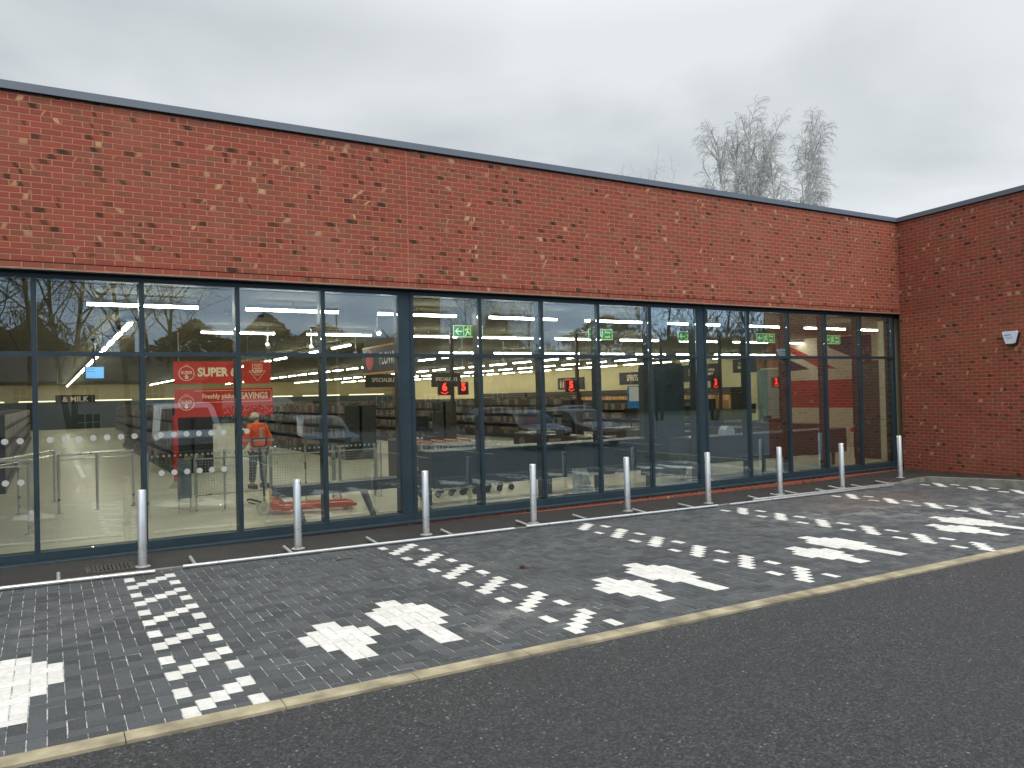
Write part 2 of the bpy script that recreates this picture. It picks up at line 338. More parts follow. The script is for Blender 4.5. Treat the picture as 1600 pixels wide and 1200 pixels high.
# ------------------------------------------------------------------ mesh helpers
class MB:
    def __init__(s): s.v = []; s.f = []; s.m = []
    def add(s, vs_, fs, mi=0):
        k = len(s.v); s.v += [tuple(p) for p in vs_]
        for f in fs: s.f.append(tuple(i + k for i in f)); s.m.append(mi)
        return s
    def box(s, x0, x1, y0, y1, z0, z1, mi=0):
        return s.add([(x0, y0, z0), (x1, y0, z0), (x1, y1, z0), (x0, y1, z0), (x0, y0, z1), (x1, y0, z1), (x1, y1, z1), (x0, y1, z1)],
                     [(0, 3, 2, 1), (4, 5, 6, 7), (0, 1, 5, 4), (1, 2, 6, 5), (2, 3, 7, 6), (3, 0, 4, 7)], mi)
    def bbox(s, x0, x1, y0, y1, z0, z1, b=0.01, mi=0):
        """box with chamfered vertical and top edges"""
        pts = [(x0 + b, y0), (x1 - b, y0), (x1, y0 + b), (x1, y1 - b), (x1 - b, y1), (x0 + b, y1), (x0, y1 - b), (x0, y0 + b)]
        ins = [(x0 + 2 * b, y0 + b), (x1 - 2 * b, y0 + b), (x1 - b, y0 + 2 * b), (x1 - b, y1 - 2 * b), (x1 - 2 * b, y1 - b), (x0 + 2 * b, y1 - b), (x0 + b, y1 - 2 * b), (x0 + b, y0 + 2 * b)]
        vs_ = [(x, y, z0) for x, y in pts] + [(x, y, z1 - b) for x, y in pts] + [(x, y, z1) for x, y in ins]
        fs = [tuple(range(7, -1, -1)), tuple(range(16, 24))]
        for k in (0, 8):
            for i in range(8): fs.append((k + i, k + (i + 1) % 8, k + 8 + (i + 1) % 8, k + 8 + i))
        return s.add(vs_, fs, mi)
    def tube(s, p, q, r, r1=None, n=10, mi=0, cap=True):
        p, q = Vector(p), Vector(q); r1 = r if r1 is None else r1
        d = (q - p).normalized() if (q - p).length > 1e-9 else Vector((0, 0, 1))
        a = d.orthogonal().normalized(); b = d.cross(a)
        vs_ = []
        for c, rr in ((p, r), (q, r1)):
            for i in range(n):
                t = 2 * PI * i / n; vs_.append(c + a * (rr * math.cos(t)) + b * (rr * math.sin(t)))
        fs = [(i, (i + 1) % n, n + (i + 1) % n, n + i) for i in range(n)]
        if cap: fs += [tuple(range(n - 1, -1, -1)), tuple(range(n, 2 * n))]
        return s.add(vs_, fs, mi)
    def path(s, pts, r, n=8, mi=0):
        for a, b in zip(pts, pts[1:]): s.tube(a, b, r, n=n, mi=mi)
        return s
    def lathe(s, prof, n=20, c=(0, 0, 0), mi=0):
        vs_ = []
        for r, z in prof:
            for i in range(n):
                t = 2 * PI * i / n; vs_.append((c[0] + r * math.cos(t), c[1] + r * math.sin(t), c[2] + z))
        fs = []
        for k in range(len(prof) - 1):
            for i in range(n): fs.append((k * n + i, k * n + (i + 1) % n, (k + 1) * n + (i + 1) % n, (k + 1) * n + i))
        fs += [tuple(range(n - 1, -1, -1)), tuple(range((len(prof) - 1) * n, len(prof) * n))]
        return s.add(vs_, fs, mi)
    def prism(s, poly, axis, a, b, mi=0):
        """poly in the two other axes, extruded from a to b along axis"""
        def P(p, t): return {'x': (t, p[0], p[1]), 'y': (p[0], t, p[1]), 'z': (p[0], p[1], t)}[axis]
        n = len(poly)
        vs_ = [P(p, a) for p in poly] + [P(p, b) for p in poly]
        fs = [tuple(range(n)), tuple(range(2 * n - 1, n - 1, -1))] + [(i, i + n, (i + 1) % n + n, (i + 1) % n) for i in range(n)]
        return s.add(vs_, fs, mi)
    def build(s, name, mats, parent=None, smooth=False, loc=None, rot=None):
        me = bpy.data.meshes.new(name); me.from_pydata(s.v, [], s.f); me.validate()
        if not isinstance(mats, (list, tuple)): mats = [mats]
        for m in mats: me.materials.append(m)
        if len(mats) > 1 and len(me.polygons) == len(s.m): me.polygons.foreach_set('material_index', s.m)
        bm = bmesh.new(); bm.from_mesh(me); bmesh.ops.recalc_face_normals(bm, faces=bm.faces); bm.to_mesh(me); bm.free()
        if smooth:
            me.polygons.foreach_set('use_smooth', [True] * len(me.polygons))
            me.set_sharp_from_angle(angle=math.radians(38))
        o = bpy.data.objects.new(name, me); COL.objects.link(o)
        if parent: o.parent = parent
        if loc: o.location = loc
        if rot: o.rotation_euler = rot
        return o
def tag(o, label=None, cat=None, group=None, kind=None):
    if label: o['label'] = label
    if cat: o['category'] = cat
    if group: o['group'] = group
    if kind: o['kind'] = kind
    return o
def empty(name, loc, rz=0.0):
    o = bpy.data.objects.new(name, None); o.empty_display_size = 0.2; o.location = loc; o.rotation_euler = (0, 0, rz); COL.objects.link(o); return o
def copy_tree(o, parent=None):
    c = o.copy(); COL.objects.link(c)
    if parent: c.parent = parent
    for ch in list(o.children): copy_tree(ch, c)
    return c
def text(s, size, m, name='lettering', parent=None, loc=(0, 0, 0), rot=(PI / 2, 0, 0), bold=0.0, align='CENTER', sx=1.0, ext=0.002, flip=False):
    cu = bpy.data.curves.new(name, 'FONT'); cu.body = s; cu.size = size; cu.align_x = align; cu.align_y = 'CENTER'; cu.extrude = ext; cu.offset = bold; cu.resolution_u = 3
    t = bpy.data.objects.new(name, cu); COL.objects.link(t)
    bpy.context.view_layer.update()
    me = bpy.data.meshes.new_from_object(t.evaluated_get(bpy.context.evaluated_depsgraph_get()))
    bpy.data.objects.remove(t); bpy.data.curves.remove(cu)
    me.materials.clear(); me.materials.append(m)
    o = bpy.data.objects.new(name, me); COL.objects.link(o)
    o.location = loc; o.rotation_euler = rot; o.scale = (sx, 1, 1)
    if parent: o.parent = parent
    return o
def skin(name, chain, m, parent=None, sub=2):
    """chain: list of (index, parent index or None, point, radius)"""
    me = bpy.data.meshes.new(name)
    me.from_pydata([c[1] for c in chain], [(i, c[0]) for i, c in enumerate(chain) if c[0] is not None], [])
    o = bpy.data.objects.new(name, me); COL.objects.link(o)
    md = o.modifiers.new('s', 'SKIN')
    for i, c in enumerate(chain):
        r = c[2]; me.skin_vertices[0].data[i].radius = r if isinstance(r, tuple) else (r, r)
    me.skin_vertices[0].data[0].use_root = True
    sb = o.modifiers.new('b', 'SUBSURF'); sb.levels = sub; sb.render_levels = sub
    bpy.context.view_layer.update()
    nm = bpy.data.meshes.new_from_object(o.evaluated_get(bpy.context.evaluated_depsgraph_get()))
    bpy.data.objects.remove(o)
    nm.materials.clear(); nm.materials.append(m)
    nm.polygons.foreach_set('use_smooth', [True] * len(nm.polygons))
    q = bpy.data.objects.new(name, nm); COL.objects.link(q)
    if parent: q.parent = parent
    return q

# ------------------------------------------------------------------ ground
def g(x): return -0.2 - 0.0105 * max(-40.0, min(30.0, x))
def sheet(name, xs, ys, zf, m, label=None):
    v = [(x, y, zf(x, y)) for y in ys for x in xs]; n = len(xs)
    f = [(j * n + i, j * n + i + 1, (j + 1) * n + i + 1, (j + 1) * n + i) for j in range(len(ys) - 1) for i in range(n - 1)]
    b = MB(); b.v = v; b.f = f; b.m = [0] * len(f)
    return tag(b.build(name, m), kind='structure')
xs_road = [-40, -30, -24, -18, -12, -6, 0, 6, 12, 20, 30]
sheet('road', xs_road, [-60, -40, -20, -6.14], lambda x, y: g(x), ROAD)
GRASS = mat('rough_grass', (0.045, 0.06, 0.025), 0.95, var=0.4, scale=1.5)
sheet('ground', [-600, -200, -80, -40, -18, 0, 12, 30, 80, 200, 600], [-600, -200, -61, -20, 0, 20, 61, 200, 600], lambda x, y: g(x) - 0.12, GRASS)

# herringbone block paving --------------------------------------------------
PX, PY = 0.1035, 0.0980
X0, Y0 = -16.60, -1.44
I0, I1, J0, J1 = -38, 151, -3, 46          # cells
XR = -1.02                                  # kerb on the right
def white_cells():
    W = set()
    def rect(i0, i1, j0, j1):
        for i in range(i0, i1):
            for j in range(j0, j1): W.add((i, j))
    def child(i):
        rect(i, i + 1, 33, 36); rect(i + 1, i + 2, 32, 38); rect(i + 2, i + 4, 30, 41); rect(i + 4, i + 5, 32, 38); rect(i + 5, i + 6, 33, 36)
    def adult(i):
        rect(i, i + 1, 29, 34); rect(i + 1, i + 2, 28, 36); rect(i + 2, i + 4, 26, 41); rect(i + 4, i + 5, 28, 36); rect(i + 5, i + 6, 29, 34)
    for k in range(-1, 5):
        child(10 + 29 * k); adult(17 + 29 * k)
    # bay dividers: two rows of single blocks joined by diagonal runs of five
    for k, dot in enumerate((0, -1, -2, 1, 0, -1)):
        i = 29 * k
        for m in range(-2, 8):
            j = dot + 8 * m
            for (ii, jj) in [(i, j), (i + 4, j + 4)] + [(i + c, j + 4 - c) for c in range(5)]:
                if jj + 1 < J1 - (0 if k != 0 else 0) and jj >= J0 + 2: W.add((ii, jj)); W.add((ii, jj + 1))
    return W
WC = white_cells()
pv = []; pf = []; pm = []; pr = []
def paver(x0, x1, y0, y1, mi):
    gp = 0.0028; ch = 0.0055
    dz = random.gauss(0, 0.0012); tx = random.gauss(0, 0.005); ty = random.gauss(0, 0.006)
    cx, cy_ = (x0 + x1) / 2, (y0 + y1) / 2
    gp += random.uniform(-0.0006, 0.0012)
    def z(x, y): return g(x) + dz + (x - cx) * tx + (y - cy_) * ty
    a = [(x0 + gp, y0 + gp), (x1 - gp, y0 + gp), (x1 - gp, y1 - gp), (x0 + gp, y1 - gp)]
    b = [(x0 + gp + ch, y0 + gp + ch), (x1 - gp - ch, y0 + gp + ch), (x1 - gp - ch, y1 - gp - ch), (x0 + gp + ch, y1 - gp - ch)]
    k = len(pv); 
    for x, y in a: pv.append((x, y, g(x) - 0.02))
    for x, y in a: pv.append((x, y, z(x, y) - 0.003))
    for x, y in b: pv.append((x, y, z(x, y)))
    pf.append((k + 8, k + 9, k + 10, k + 11))
    for q in range(4):
        r = (q + 1) % 4
        pf.append((k + 4 + q, k + 4 + r, k + 8 + r, k + 8 + q)); pf.append((k + q, k + r, k + 4 + r, k + 4 + q))
    rr = random.random()
    pm.extend([mi] * 9); pr.extend([rr] * 9)
def cell_rect(i0, i1, j0, j1):
    return X0 + i0 * PX, min(X0 + i1 * PX, XR), Y0 - j1 * PY, Y0 - j0 * PY
for i in range(I0, I1 + 1):
    for j in range(J0, J1):
        s_ = (i + j) % 4
        if X0 + i * PX > XR - 0.03: continue
        if s_ == 0: cells = [(i, j), (i, j + 1)]
        elif s_ == 2: cells = [(i, j), (i + 1, j)]
        elif s_ == 1 and j == J0: cells = [(i, j)]
        elif s_ == 3 and i == I0: cells = [(i, j)]
        else: continue
        cells = [c for c in cells if c[1] < J1]
        wh = [c in WC for c in cells]
        if all(wh) or not any(wh):
            i0 = min(c[0] for c in cells); i1 = max(c[0] for c in cells) + 1; j0 = min(c[1] for c in cells); j1 = max(c[1] for c in cells) + 1
            paver(*cell_rect(i0, i1, j0, j1), 1 if wh[0] else 0)
        else:
            for c, q in zip(cells, wh): paver(*cell_rect(c[0], c[0] + 1, c[1], c[1] + 1), 1 if q else 0)
me = bpy.data.meshes.new('block_paving'); me.from_pydata(pv, [], pf)
me.materials.append(PAVE_D); me.materials.append(PAVE_W); me.polygons.foreach_set('material_index', pm)
at = me.attributes.new('rnd', 'FLOAT', 'FACE'); at.data.foreach_set('value', pr)
bp_ = bpy.data.objects.new('block_paving', me); COL.objects.link(bp_); tag(bp_, kind='structure')
YIN = Y0 - J1 * PY                         # inner edge of the edging kerb
YKB = Y0 - J0 * PY                         # outer edge of the footway kerb
sheet('joint_sand', [-26, -18, -12, -6, XR + 0.05], [YIN, YKB], lambda x, y: g(x) - 0.0050, SAND)
# flush edging kerb along the road: stones 0.9 m long
b = MB(); x = -27.0
while x < 6:
    L = 0.915
    b.add([(x + .003, YIN - 0.150, g(x) - .1), (x + L - .003, YIN - 0.150, g(x + L) - .1), (x + L - .003, YIN - .004, g(x + L) - .1), (x + .003, YIN - .004, g(x) - .1),
           (x + .003, YIN - 0.150, g(x) + .003), (x + L - .003, YIN - 0.150, g(x + L) + .003), (x + L - .003, YIN - .004, g(x + L) + .005), (x + .003, YIN - .004, g(x) + .005)],
          [(0, 3, 2, 1), (4, 5, 6, 7), (0, 1, 5, 4), (1, 2, 6, 5), (2, 3, 7, 6), (3, 0, 4, 7)])
    x += L
tag(b.build('edging_kerb', KERB), kind='structure')

# footway between the paving and the shop -----------------------------------
WZ = [(-26, 0.0), (-17.8, -0.006), (-12.5, -0.050), (-8, -0.104), (-3.8, -0.127), (-1.6, -0.10), (0, -0.073)]
def wz(x):
    for (a, za), (c, zc) in zip(WZ, WZ[1:]):
        if x <= c: return za + (zc - za) * (x - a) / (c - a)
    return WZ[-1][1]
def kz(x):                                   # kerb top along the shop front
    t = max(0.0, min(1.0, (x + 2.6) / 1.3)); t = t * t * (3 - 2 * t)
    return (g(x) + 0.006) * (1 - t) + (-0.088) * t
xs = [-26, -22, -19, -17.8, -16, -14, -12.5, -11, -9.5, -8, -6.5, -5, -3.8, -3, -2.6, -2.3, -2.0, -1.7, -1.4, XR + 0.15]
b = MB()
v = []
for x in xs:
    for t in (0.0, 0.35, 0.7, 1.0):
        y = 0.06 + t * (YKB + 0.05 - 0.06); v.append((x, y, wz(x) * (1 - t) + kz(x) * t))
n = 4
f = [(i * n + k, i * n + k + 1, (i + 1) * n + k + 1, (i + 1) * n + k) for i in range(len(xs) - 1) for k in range(3)]
b.v = v; b.f = f; b.m = [0] * len(f)
k = len(b.v)
def swx(y): return -0.148 * abs(y)           # right wall line
ys = [0.06, -0.35, -0.75, YKB + 0.05, -1.8, -2.8, -4.5, -7, -9]
def rz(y): return -0.078 + (0.09 if y < -2.8 else 0.09 * min(1, abs(y) / 2.8))
for y in ys:
    xa = XR + 0.15
    za = (wz(-0.9) if y > -0.1 else None)
    tt = min(1, max(0, (0.06 - y) / (0.06 - YKB - 0.05)))
    za = wz(xa) * (1 - tt) + kz(xa) * tt if y >= YKB + 0.049 else -0.088 + 0.075 * min(1, (abs(y) - 1.1) / 1.9)
    b.v += [(xa, y, za), (max(swx(y), xa + 0.05) + 0.03, y, rz(y))]
for i in range(len(ys) - 1): b.f.append((k + 2 * i, k + 2 * i + 2, k + 2 * i + 3, k + 2 * i + 1)); b.m.append(0)
tag(b.build('footway', PATH), kind='structure')
# kerb stones: flush by the rails, standing up at the corner and along the side wall
b = MB(); x = -26.0
while x < XR:
    L = min(0.915, XR + 0.0 - x)
    if x > -3.2: L = min(0.31, XR - x)
    if L < 0.02: break
    za, zb = kz(x), kz(x + L); xa, xb = x + .002, x + L - .002
    b.add([(xa, YKB, g(x) - .05), (xb, YKB, g(x) - .05), (xb, YKB + .05, zb - .05), (xa, YKB + .05, za - .05),
           (xa, YKB + .002, za), (xb, YKB + .002, zb), (xb, YKB + .05, zb + .002), (xa, YKB + .05, za + .002)],
          [(0, 3, 2, 1), (4, 5, 6, 7), (0, 1, 5, 4), (1, 2, 6, 5), (2, 3, 7, 6), (3, 0, 4, 7)])
    x += L
y = YKB + 0.05
while y > -9:
    L = 0.915
    def kt(yy): return -0.088 + 0.075 * min(1, max(0, (abs(yy) - 1.1) / 1.9))
    za, zb = kt(y), kt(y - L)
    b.add([(XR, y - .003, g(XR) - .05), (XR, y - L + .003, g(XR) - .05), (XR + .15, y - L + .003, zb - .1), (XR + .15, y - .003, za - .1),
           (XR + .012, y - .003, za), (XR + .012, y - L + .003, zb), (XR + .15, y - L + .003, zb + .003), (XR + .15, y - .003, za + .003)],
          [(0, 3, 2, 1), (4, 5, 6, 7), (0, 1, 5, 4), (1, 2, 6, 5), (2, 3, 7, 6), (3, 0, 4, 7)])
    y -= L
tag(b.build('kerb', KERB_G), kind='structure')
sheet('shop_floor', [-26, -13, 0, 11.5], [0.2, 20, 40, 60], lambda x, y: 0.03, FLOORM)

# ------------------------------------------------------------------ the shop building
shop = tag(empty('shop_building', (-9, 0, 0)), 'long low red brick supermarket with a glazed front and grey coping', 'building')
def SH(o): # parent without moving (children keep world coordinates)
    o.parent = shop; o.matrix_parent_inverse = Matrix.Translation(-Vector(shop.location)); return o
ZT, ZC, ZS, ZJ = 5.843, 5.740, 3.592, 3.682
b = MB()
b.box(-26, -12.482, 0, 0.10, ZJ, ZC); b.box(-12.470, -6.264, 0, 0.10, ZJ, ZC); b.box(-6.252, 0, 0, 0.10, ZJ, ZC)
b.box(-26, -12.482, 0, 0.10, ZS, ZJ - 0.011); b.box(-12.470, -6.264, 0, 0.10, ZS, ZJ - 0.011); b.box(-6.252, 0.0, 0, 0.10, ZS, ZJ - 0.011)
SH(b.build('front_wall', BRICK))
SH(MB().box(-26, 0, 0.015, 0.098, ZJ - 0.011, ZJ).build('shadow_gap', DARK))
for q in ((-12.482, -12.470, 0.002, 0.09), (-6.264, -6.252, 0.002, 0.09), (-0.012, -0.0005, -0.0035, -0.0005)): SH(MB().box(*q, ZS, ZC).build('movement_joint', SEAL))
SH(MB().box(-26, -0.002, -0.006, 0.13, ZS - 0.007, ZS - 0.0005).build('lintel_lip', LIP))
SH(MB().box(-26, 0.02, 0.100, 0.45, ZS - 0.030, ZC).build('wall_core', DARK))
SH(MB().box(-26, 0.0, 0.02, 0.22, -0.35, -0.004).build('plinth', BRICK))
# right-hand wall, running towards the viewer
ang = math.radians(81.5 - 180)
sw = MB().box(0, 3.25, 0.0, 0.25, -0.4, ZC).build('side_wall', BRICK)
sw.location = (0, 0, 0); sw.rotation_euler = (0, 0, ang); sw.parent = shop; sw.matrix_parent_inverse = Matrix.Translation(-Vector(shop.location))
b = MB(); b.box(-26, 0.10, -0.05, 0.45, ZC + 0.004, ZT); b.box(-26, 0.10, -0.034, 0.1, ZC - 0.006, ZC + 0.004, 1)
SH(b.build('coping', [COPING, DARK]))
b = MB(); b.box(0.062, 3.30, -0.05, 0.35, ZC + 0.0045, ZT + 0.0005); b.box(0.06, 3.26, -0.034, 0.1, ZC - 0.006, ZC + 0.004, 1)
c2 = b.build('coping', [COPING, DARK]); c2.rotation_euler = (0, 0, ang); c2.parent = shop; c2.matrix_parent_inverse = Matrix.Translation(-Vector(shop.location))
ROOFM = mat('roof_membrane', (0.2, 0.2, 0.2), 0.8)
SH(MB().box(-26, 11.6, 0.45, 60.2, 5.2, 5.35).build('roof', ROOFM))
SH(MB().prism([(0.1, 0.45), (11.6, 0.45), (11.6, -3.1), (-.3, -3.1)], 'z', 5.18, 5.33).build('roof', ROOFM))
b = MB(); b.box(11.6, 11.8, -3.2, 60.2, -0.3, 5.6); b.box(-26, 11.6, 60.2, 60.4, -0.3, 5.6); b.box(-26.2, -26, 0.0, 60.4, -0.3, 5.8); b.box(-0.46, 11.8, -3.214, -3.0, -0.3, ZC - 0.001)
SH(b.build('outer_wall', BRICK))
# ceiling with a faint tile grid and inner walls
t = NT('ceiling_grid'); sp = t.n('ShaderNodeSeparateXYZ'); t.t.links.new(t.pos(), sp.inputs[0])
def gl_(s_): 
    q = t.math('FRACT', t.math('DIVIDE', s_, 1.2)); return t.math('LESS_THAN', q, 0.03)
gm = t.math('MAXIMUM', gl_(sp.outputs['X']), gl_(sp.outputs['Y']))
t.set(t.b.inputs['Base Color'], t.mix(gm, t.mix(t.ramp(t.noise(t.pos(), 0.8, 3), 0.3, 0.7), (0.125, 0.115, 0.075), (0.15, 0.138, 0.09)), (0.06, 0.056, 0.038))); t.b.inputs['Roughness'].default_value = 0.9
SH(MB().box(-26, 11.5, 0.45, 60.1, 3.50, 3.58).build('ceiling', t.m))
SH(MB().box(11.42, 11.58, 0.3, 60.1, 0.03, 3.499).build('inner_wall', WALLC))
SH(MB().box(-26, 11.41, 60.0, 60.15, 0.03, 3.499).build('inner_wall', WALLC))
SH(MB().box(-25.9, -25.8, 0.3, 59.9, 0.03, 3.499).build('inner_wall', WALLC))
SH(MB().box(0.12, 11.41, 0.25, 0.38, 0.03, 3.499).build('inner_wall', WALLC))

# glazed screens: three bays of five panes, each with a transom
PW, WG = 1.2112, 0.197
YF = 0.131; YG = 0.165; FD = 0.21
ZSIL, ZP0, ZTR, ZHD = 0.0, 0.108, 2.561, 3.500
xr = -0.0772
bays = []
for k in range(3):
    bays.append((xr - 5 * PW, xr)); xr = xr - 5 * PW - WG
MW = 0.060
for bi, (xa, xb) in enumerate(bays):
    b = MB()
    xs = [xa + i * PW for i in range(6)]
    b.box(xa - MW / 2, xb + MW / 2, YF, YF + FD, ZP0 - 0.094, ZP0)                      # bottom rail
    b.box(xa - MW / 2, xb + MW / 2, YF, YF + FD, ZHD + 0.0, ZHD + 0.055)                # head
    for i, x in enumerate(xs):
        b.box(x - MW / 2, x + MW / 2, YF, YF + FD, ZP0, ZHD)
        b.box(x - 0.012, x + 0.012, YF - 0.004, YF, ZP0, ZHD)                           # cover cap line
    for i in range(5):
        b.box(xs[i] + MW / 2, xs[i + 1] - MW / 2, YF + 0.002, YF + FD * 0.8, ZTR - 0.027, ZTR + 0.027)
    fr = SH(b.build('window_frame', FRAME))
    for i in range(5):
        for (z0, z1) in ((ZP0, ZTR - 0.027), (ZTR + 0.027, ZHD)):
            p = MB().box(xs[i] + MW / 2 + .0005, xs[i + 1] - MW / 2 - .0005, YG, YG + 0.006, z0 + .0005, z1 - .0005).build('pane', GLASS, fr)
# coupling posts between the bays and the corner jamb, sill nosing
cps = [(bays[k + 1][1] + MW / 2, bays[k][0] - MW / 2, YF + 0.012, YF + 0.30, 0.014, ZHD + 0.055) for k in (0, 1)]
cps += [(bays[0][1] + MW / 2, -0.002, YF + 0.006, YF + FD, 0.014, ZHD + 0.055), (bays[2][0] - MW / 2 - 0.3, bays[2][0] - MW / 2, YF + 0.006, YF + FD, 0.014, ZHD + 0.055), (-26, bays[2][0] - MW / 2 - 0.3, 0.10, 0.35, 0.014, ZS - 0.01)]
for q in cps: SH(MB().box(*q).build('coupling_post', FRAME))
b = MB(); b.prism([(-0.005, -0.002), (-0.005, -0.026), (0.012, -0.026), (0.012, -0.012), (0.2, -0.003), (0.2, 0.013), (0.02, 0.006)], 'x', -26, -0.002)
SH(b.build('sill', FRAME))
# frosted manifestation dots on the glass
FROST = mat('frosted_film', (0.42, 0.42, 0.38), 0.7)
def dots(pts, r, y=0.158):
    b = MB()
    for x, z in pts:
        b.add([(x + r * math.cos(a * PI / 9), y, z + r * math.sin(a * PI / 9)) for a in range(18)], [tuple(range(18))])
        k = len(b.v) - 18
        b.add([(x + r * math.cos(a * PI / 9), y + .003, z + r * math.sin(a * PI / 9)) for a in range(18)], [tuple(range(18))])
        for a in range(18): b.f.append((k + a, k + (a + 1) % 18, k + 18 + (a + 1) % 18, k + 18 + a)); b.m.append(0)
    return b
xl = bays[2][0]
def clearx(x): return all(abs(x - (xl + i * PW)) > 0.075 for i in range(6))
d1 = [(xl + 0.1 + 0.158 * i, 1.49) for i in range(24) if clearx(xl + 0.1 + 0.158 * i)]
d2 = [(xl + 0.1 + 0.158 * i, 0.985) for i in range(24) if clearx(xl + 0.1 + 0.158 * i) and (xl + 0.1 + 0.158 * i < xl + PW - .1 or xl + 2 * PW < xl + 0.1 + 0.158 * i < xl + 3 * PW)]
for q in d1 + d2: SH(dots([q], 0.038).build('frosted_dot', FROST))

# alarm bell box on the side wall ------------------------------------------------
al = tag(empty('alarm_box', (-0.403, -2.70, 2.82), ang), 'white shield shaped alarm box mounted on the brick side wall', 'alarm box')
def shield(s_, y0, y1, z=0): return MB().prism([(-0.165 * s_, 0.115 * s_ + z), (-0.14 * s_, 0.135 * s_ + z), (0.14 * s_, 0.135 * s_ + z), (0.165 * s_, 0.115 * s_ + z), (0.10 * s_, -0.105 * s_ + z), (0.08 * s_, -0.125 * s_ + z), (-0.08 * s_, -0.125 * s_ + z), (-0.10 * s_, -0.105 * s_ + z)], 'y', y0, y1)
shield(1.0, -0.055, -0.004, -0.035).build('backplate', BLACKP, al)
shield(0.98, -0.095, -0.056).build('cover', mat('siren_white', (0.72, 0.78, 0.9), 0.3, var=0.03), al)
BLUEP = mat('blue_print', (0.12, 0.16, 0.34), 0.5)
b = MB(); b.box(-0.11, 0.03, -0.0965, -0.0955, 0.045, 0.062); b.box(-0.09, 0.07, -0.0965, -0.0955, 0.005, 0.012); b.box(-0.07, 0.06, -0.0965, -0.0955, -0.02, -0.014)
b.build('printed_mark', BLUEP, al)

# ------------------------------------------------------------------ bollards
bpos = [(-16.352, -0.868), (-14.494, -0.834), (-12.666, -0.852), (-10.873, -0.894), (-8.906, -0.753), (-7.15, -0.86), (-5.19, -0.79), (-3.44, -0.87), (-1.44, -0.84)]
def fz(x, y): t = (0.06 - y) / (0.06 - YKB - 0.05); return wz(x) * (1 - t) + kz(x) * t
where = ['beside the drain grate, nearest the left', 'in front of the pane with the pallet truck', 'beside the wide window post after the pallet truck', 'fourth from the left, beside the gap between two lying rails',
         'fifth from the left, in front of the second glazed bay', 'in front of the wide window post nearest the brick corner', 'third from the brick corner', 'second from the brick corner, behind the doubled rails', 'standing at the brick corner']
proto = None
for k, (x, y) in enumerate(bpos):
    z = fz(x, y)
    if proto is None:
        o = empty('bollard', (x, y, z))
        MB().lathe([(0.050, 0.0), (0.050, 0.897), (0.047, 0.902)], 28).build('post', STEEL, o, smooth=True)
        MB().lathe([(0.0495, 0.902), (0.046, 0.908), (0.02, 0.911), (0.001, 0.911)], 28).build('cap', STEEL, o, smooth=True)
        MB().lathe([(0.088, -0.002), (0.088, 0.004), (0.084, 0.007), (0.051, 0.008)], 28).build('base_flange', STEEL_D, o, smooth=True)
        proto = o
    else:
        o = copy_tree(proto); o.location = (x, y, z)
    o.rotation_euler = (random.uniform(-.006, .006), random.uniform(-.006, .006), random.uniform(0, 6))
    tag(o, 'brushed steel bollard ' + where[k], 'bollard', 'steel bollards along the shop front')

# ------------------------------------------------------------------ loose tubular rails lying on the kerb
def rail(x0, y0, x1, y1, stubs, lift, label):
    o = tag(empty('loose_rail', (x0, y0, g(x0) + 0.026 + lift)), label, 'rail', 'steel tube rails lying along the kerb')
    d = Vector((x1 - x0, y1 - y0, g(x1) - g(x0)))
    b = MB(); b.tube((0, 0, 0), d, 0.0215, n=14); b.build('tube', STEEL, o, smooth=True)
    for (sx, sl) in stubs:
        t_ = (sx - x0) / (x1 - x0); p = d * t_
        q = p + Vector((0.0, sl, 0.022 + random.uniform(0, .008)))
        MB().tube(p, q, 0.0195, n=12).tube(q, q + Vector((0, 0.004, 0)), 0.017, n=12).build('leg', STEEL_D, o, smooth=True)
    return o
rail(-19.6, -1.27, -16.27, -1.345, [(-17.22, .37)], 0, 'short visible end of a steel tube rail on the kerb at the far left')
rail(-15.96, -1.255, -11.44, -1.255, [(-15.82, .42), (-14.68, .42), (-13.55, .42), (-12.43, .40)], 0, 'long steel tube rail with four legs, lying left of the first gap')
rail(-11.20, -1.20, -7.34, -1.27, [(-11.13, .40), (-10.08, .40), (-8.90, .36), (-7.86, .40)], 0, 'steel tube rail lying between the fourth and sixth bollards')
rail(-7.08, -1.30, -2.33, -1.24, [(-5.56, .40), (-4.30, .36), (-3.16, .38)], 0, 'outer steel tube rail of the doubled pair near the brick corner')
rail(-6.35, -1.17, -2.05, -1.14, [(-6.20, .25), (-5.10, .33), (-3.80, .33), (-2.25, .34)], 0.012, 'inner steel tube rail of the doubled pair near the brick corner')

# drain grate, twig and dead leaves --------------------------------------------
gr = tag(empty('drain_grate', (-16.69, -0.76, fz(-16.69, -0.76))), 'rusty slotted iron drain grate set in the dark footway', 'drain cover')
GRIM = mat('cast_iron', (0.075, 0.062, 0.05), 0.8, var=0.5, scale=30, bump=0.003)
b = MB()
b.box(-0.255, 0.255, -0.20, -0.175, 0, .012); b.box(-0.255, 0.255, .175, .20, 0, .012); b.box(-0.255, -0.23, -0.175, .175, 0, .012); b.box(0.23, 0.255, -0.175, .175, 0, .012)
b.build('frame', GRIM, gr)
b = MB()
for k in range(11):
    x = -0.215 + k * 0.043; b.box(x - .011, x + .011, -0.174, 0.174, .001, .010)
b.box(-.229, .229, -.012, .012, .0105, .0115)
b.build('bars', GRIM, gr)
b = MB(); b.box(-0.229, 0.229, -0.174, 0.174, 0.0002, 0.0008); b.build('pit', DARK, gr)
LEAF = mat('dead_leaf', (0.16, 0.03, 0.02), 0.7, var=0.5, scale=60)
lf = MB()
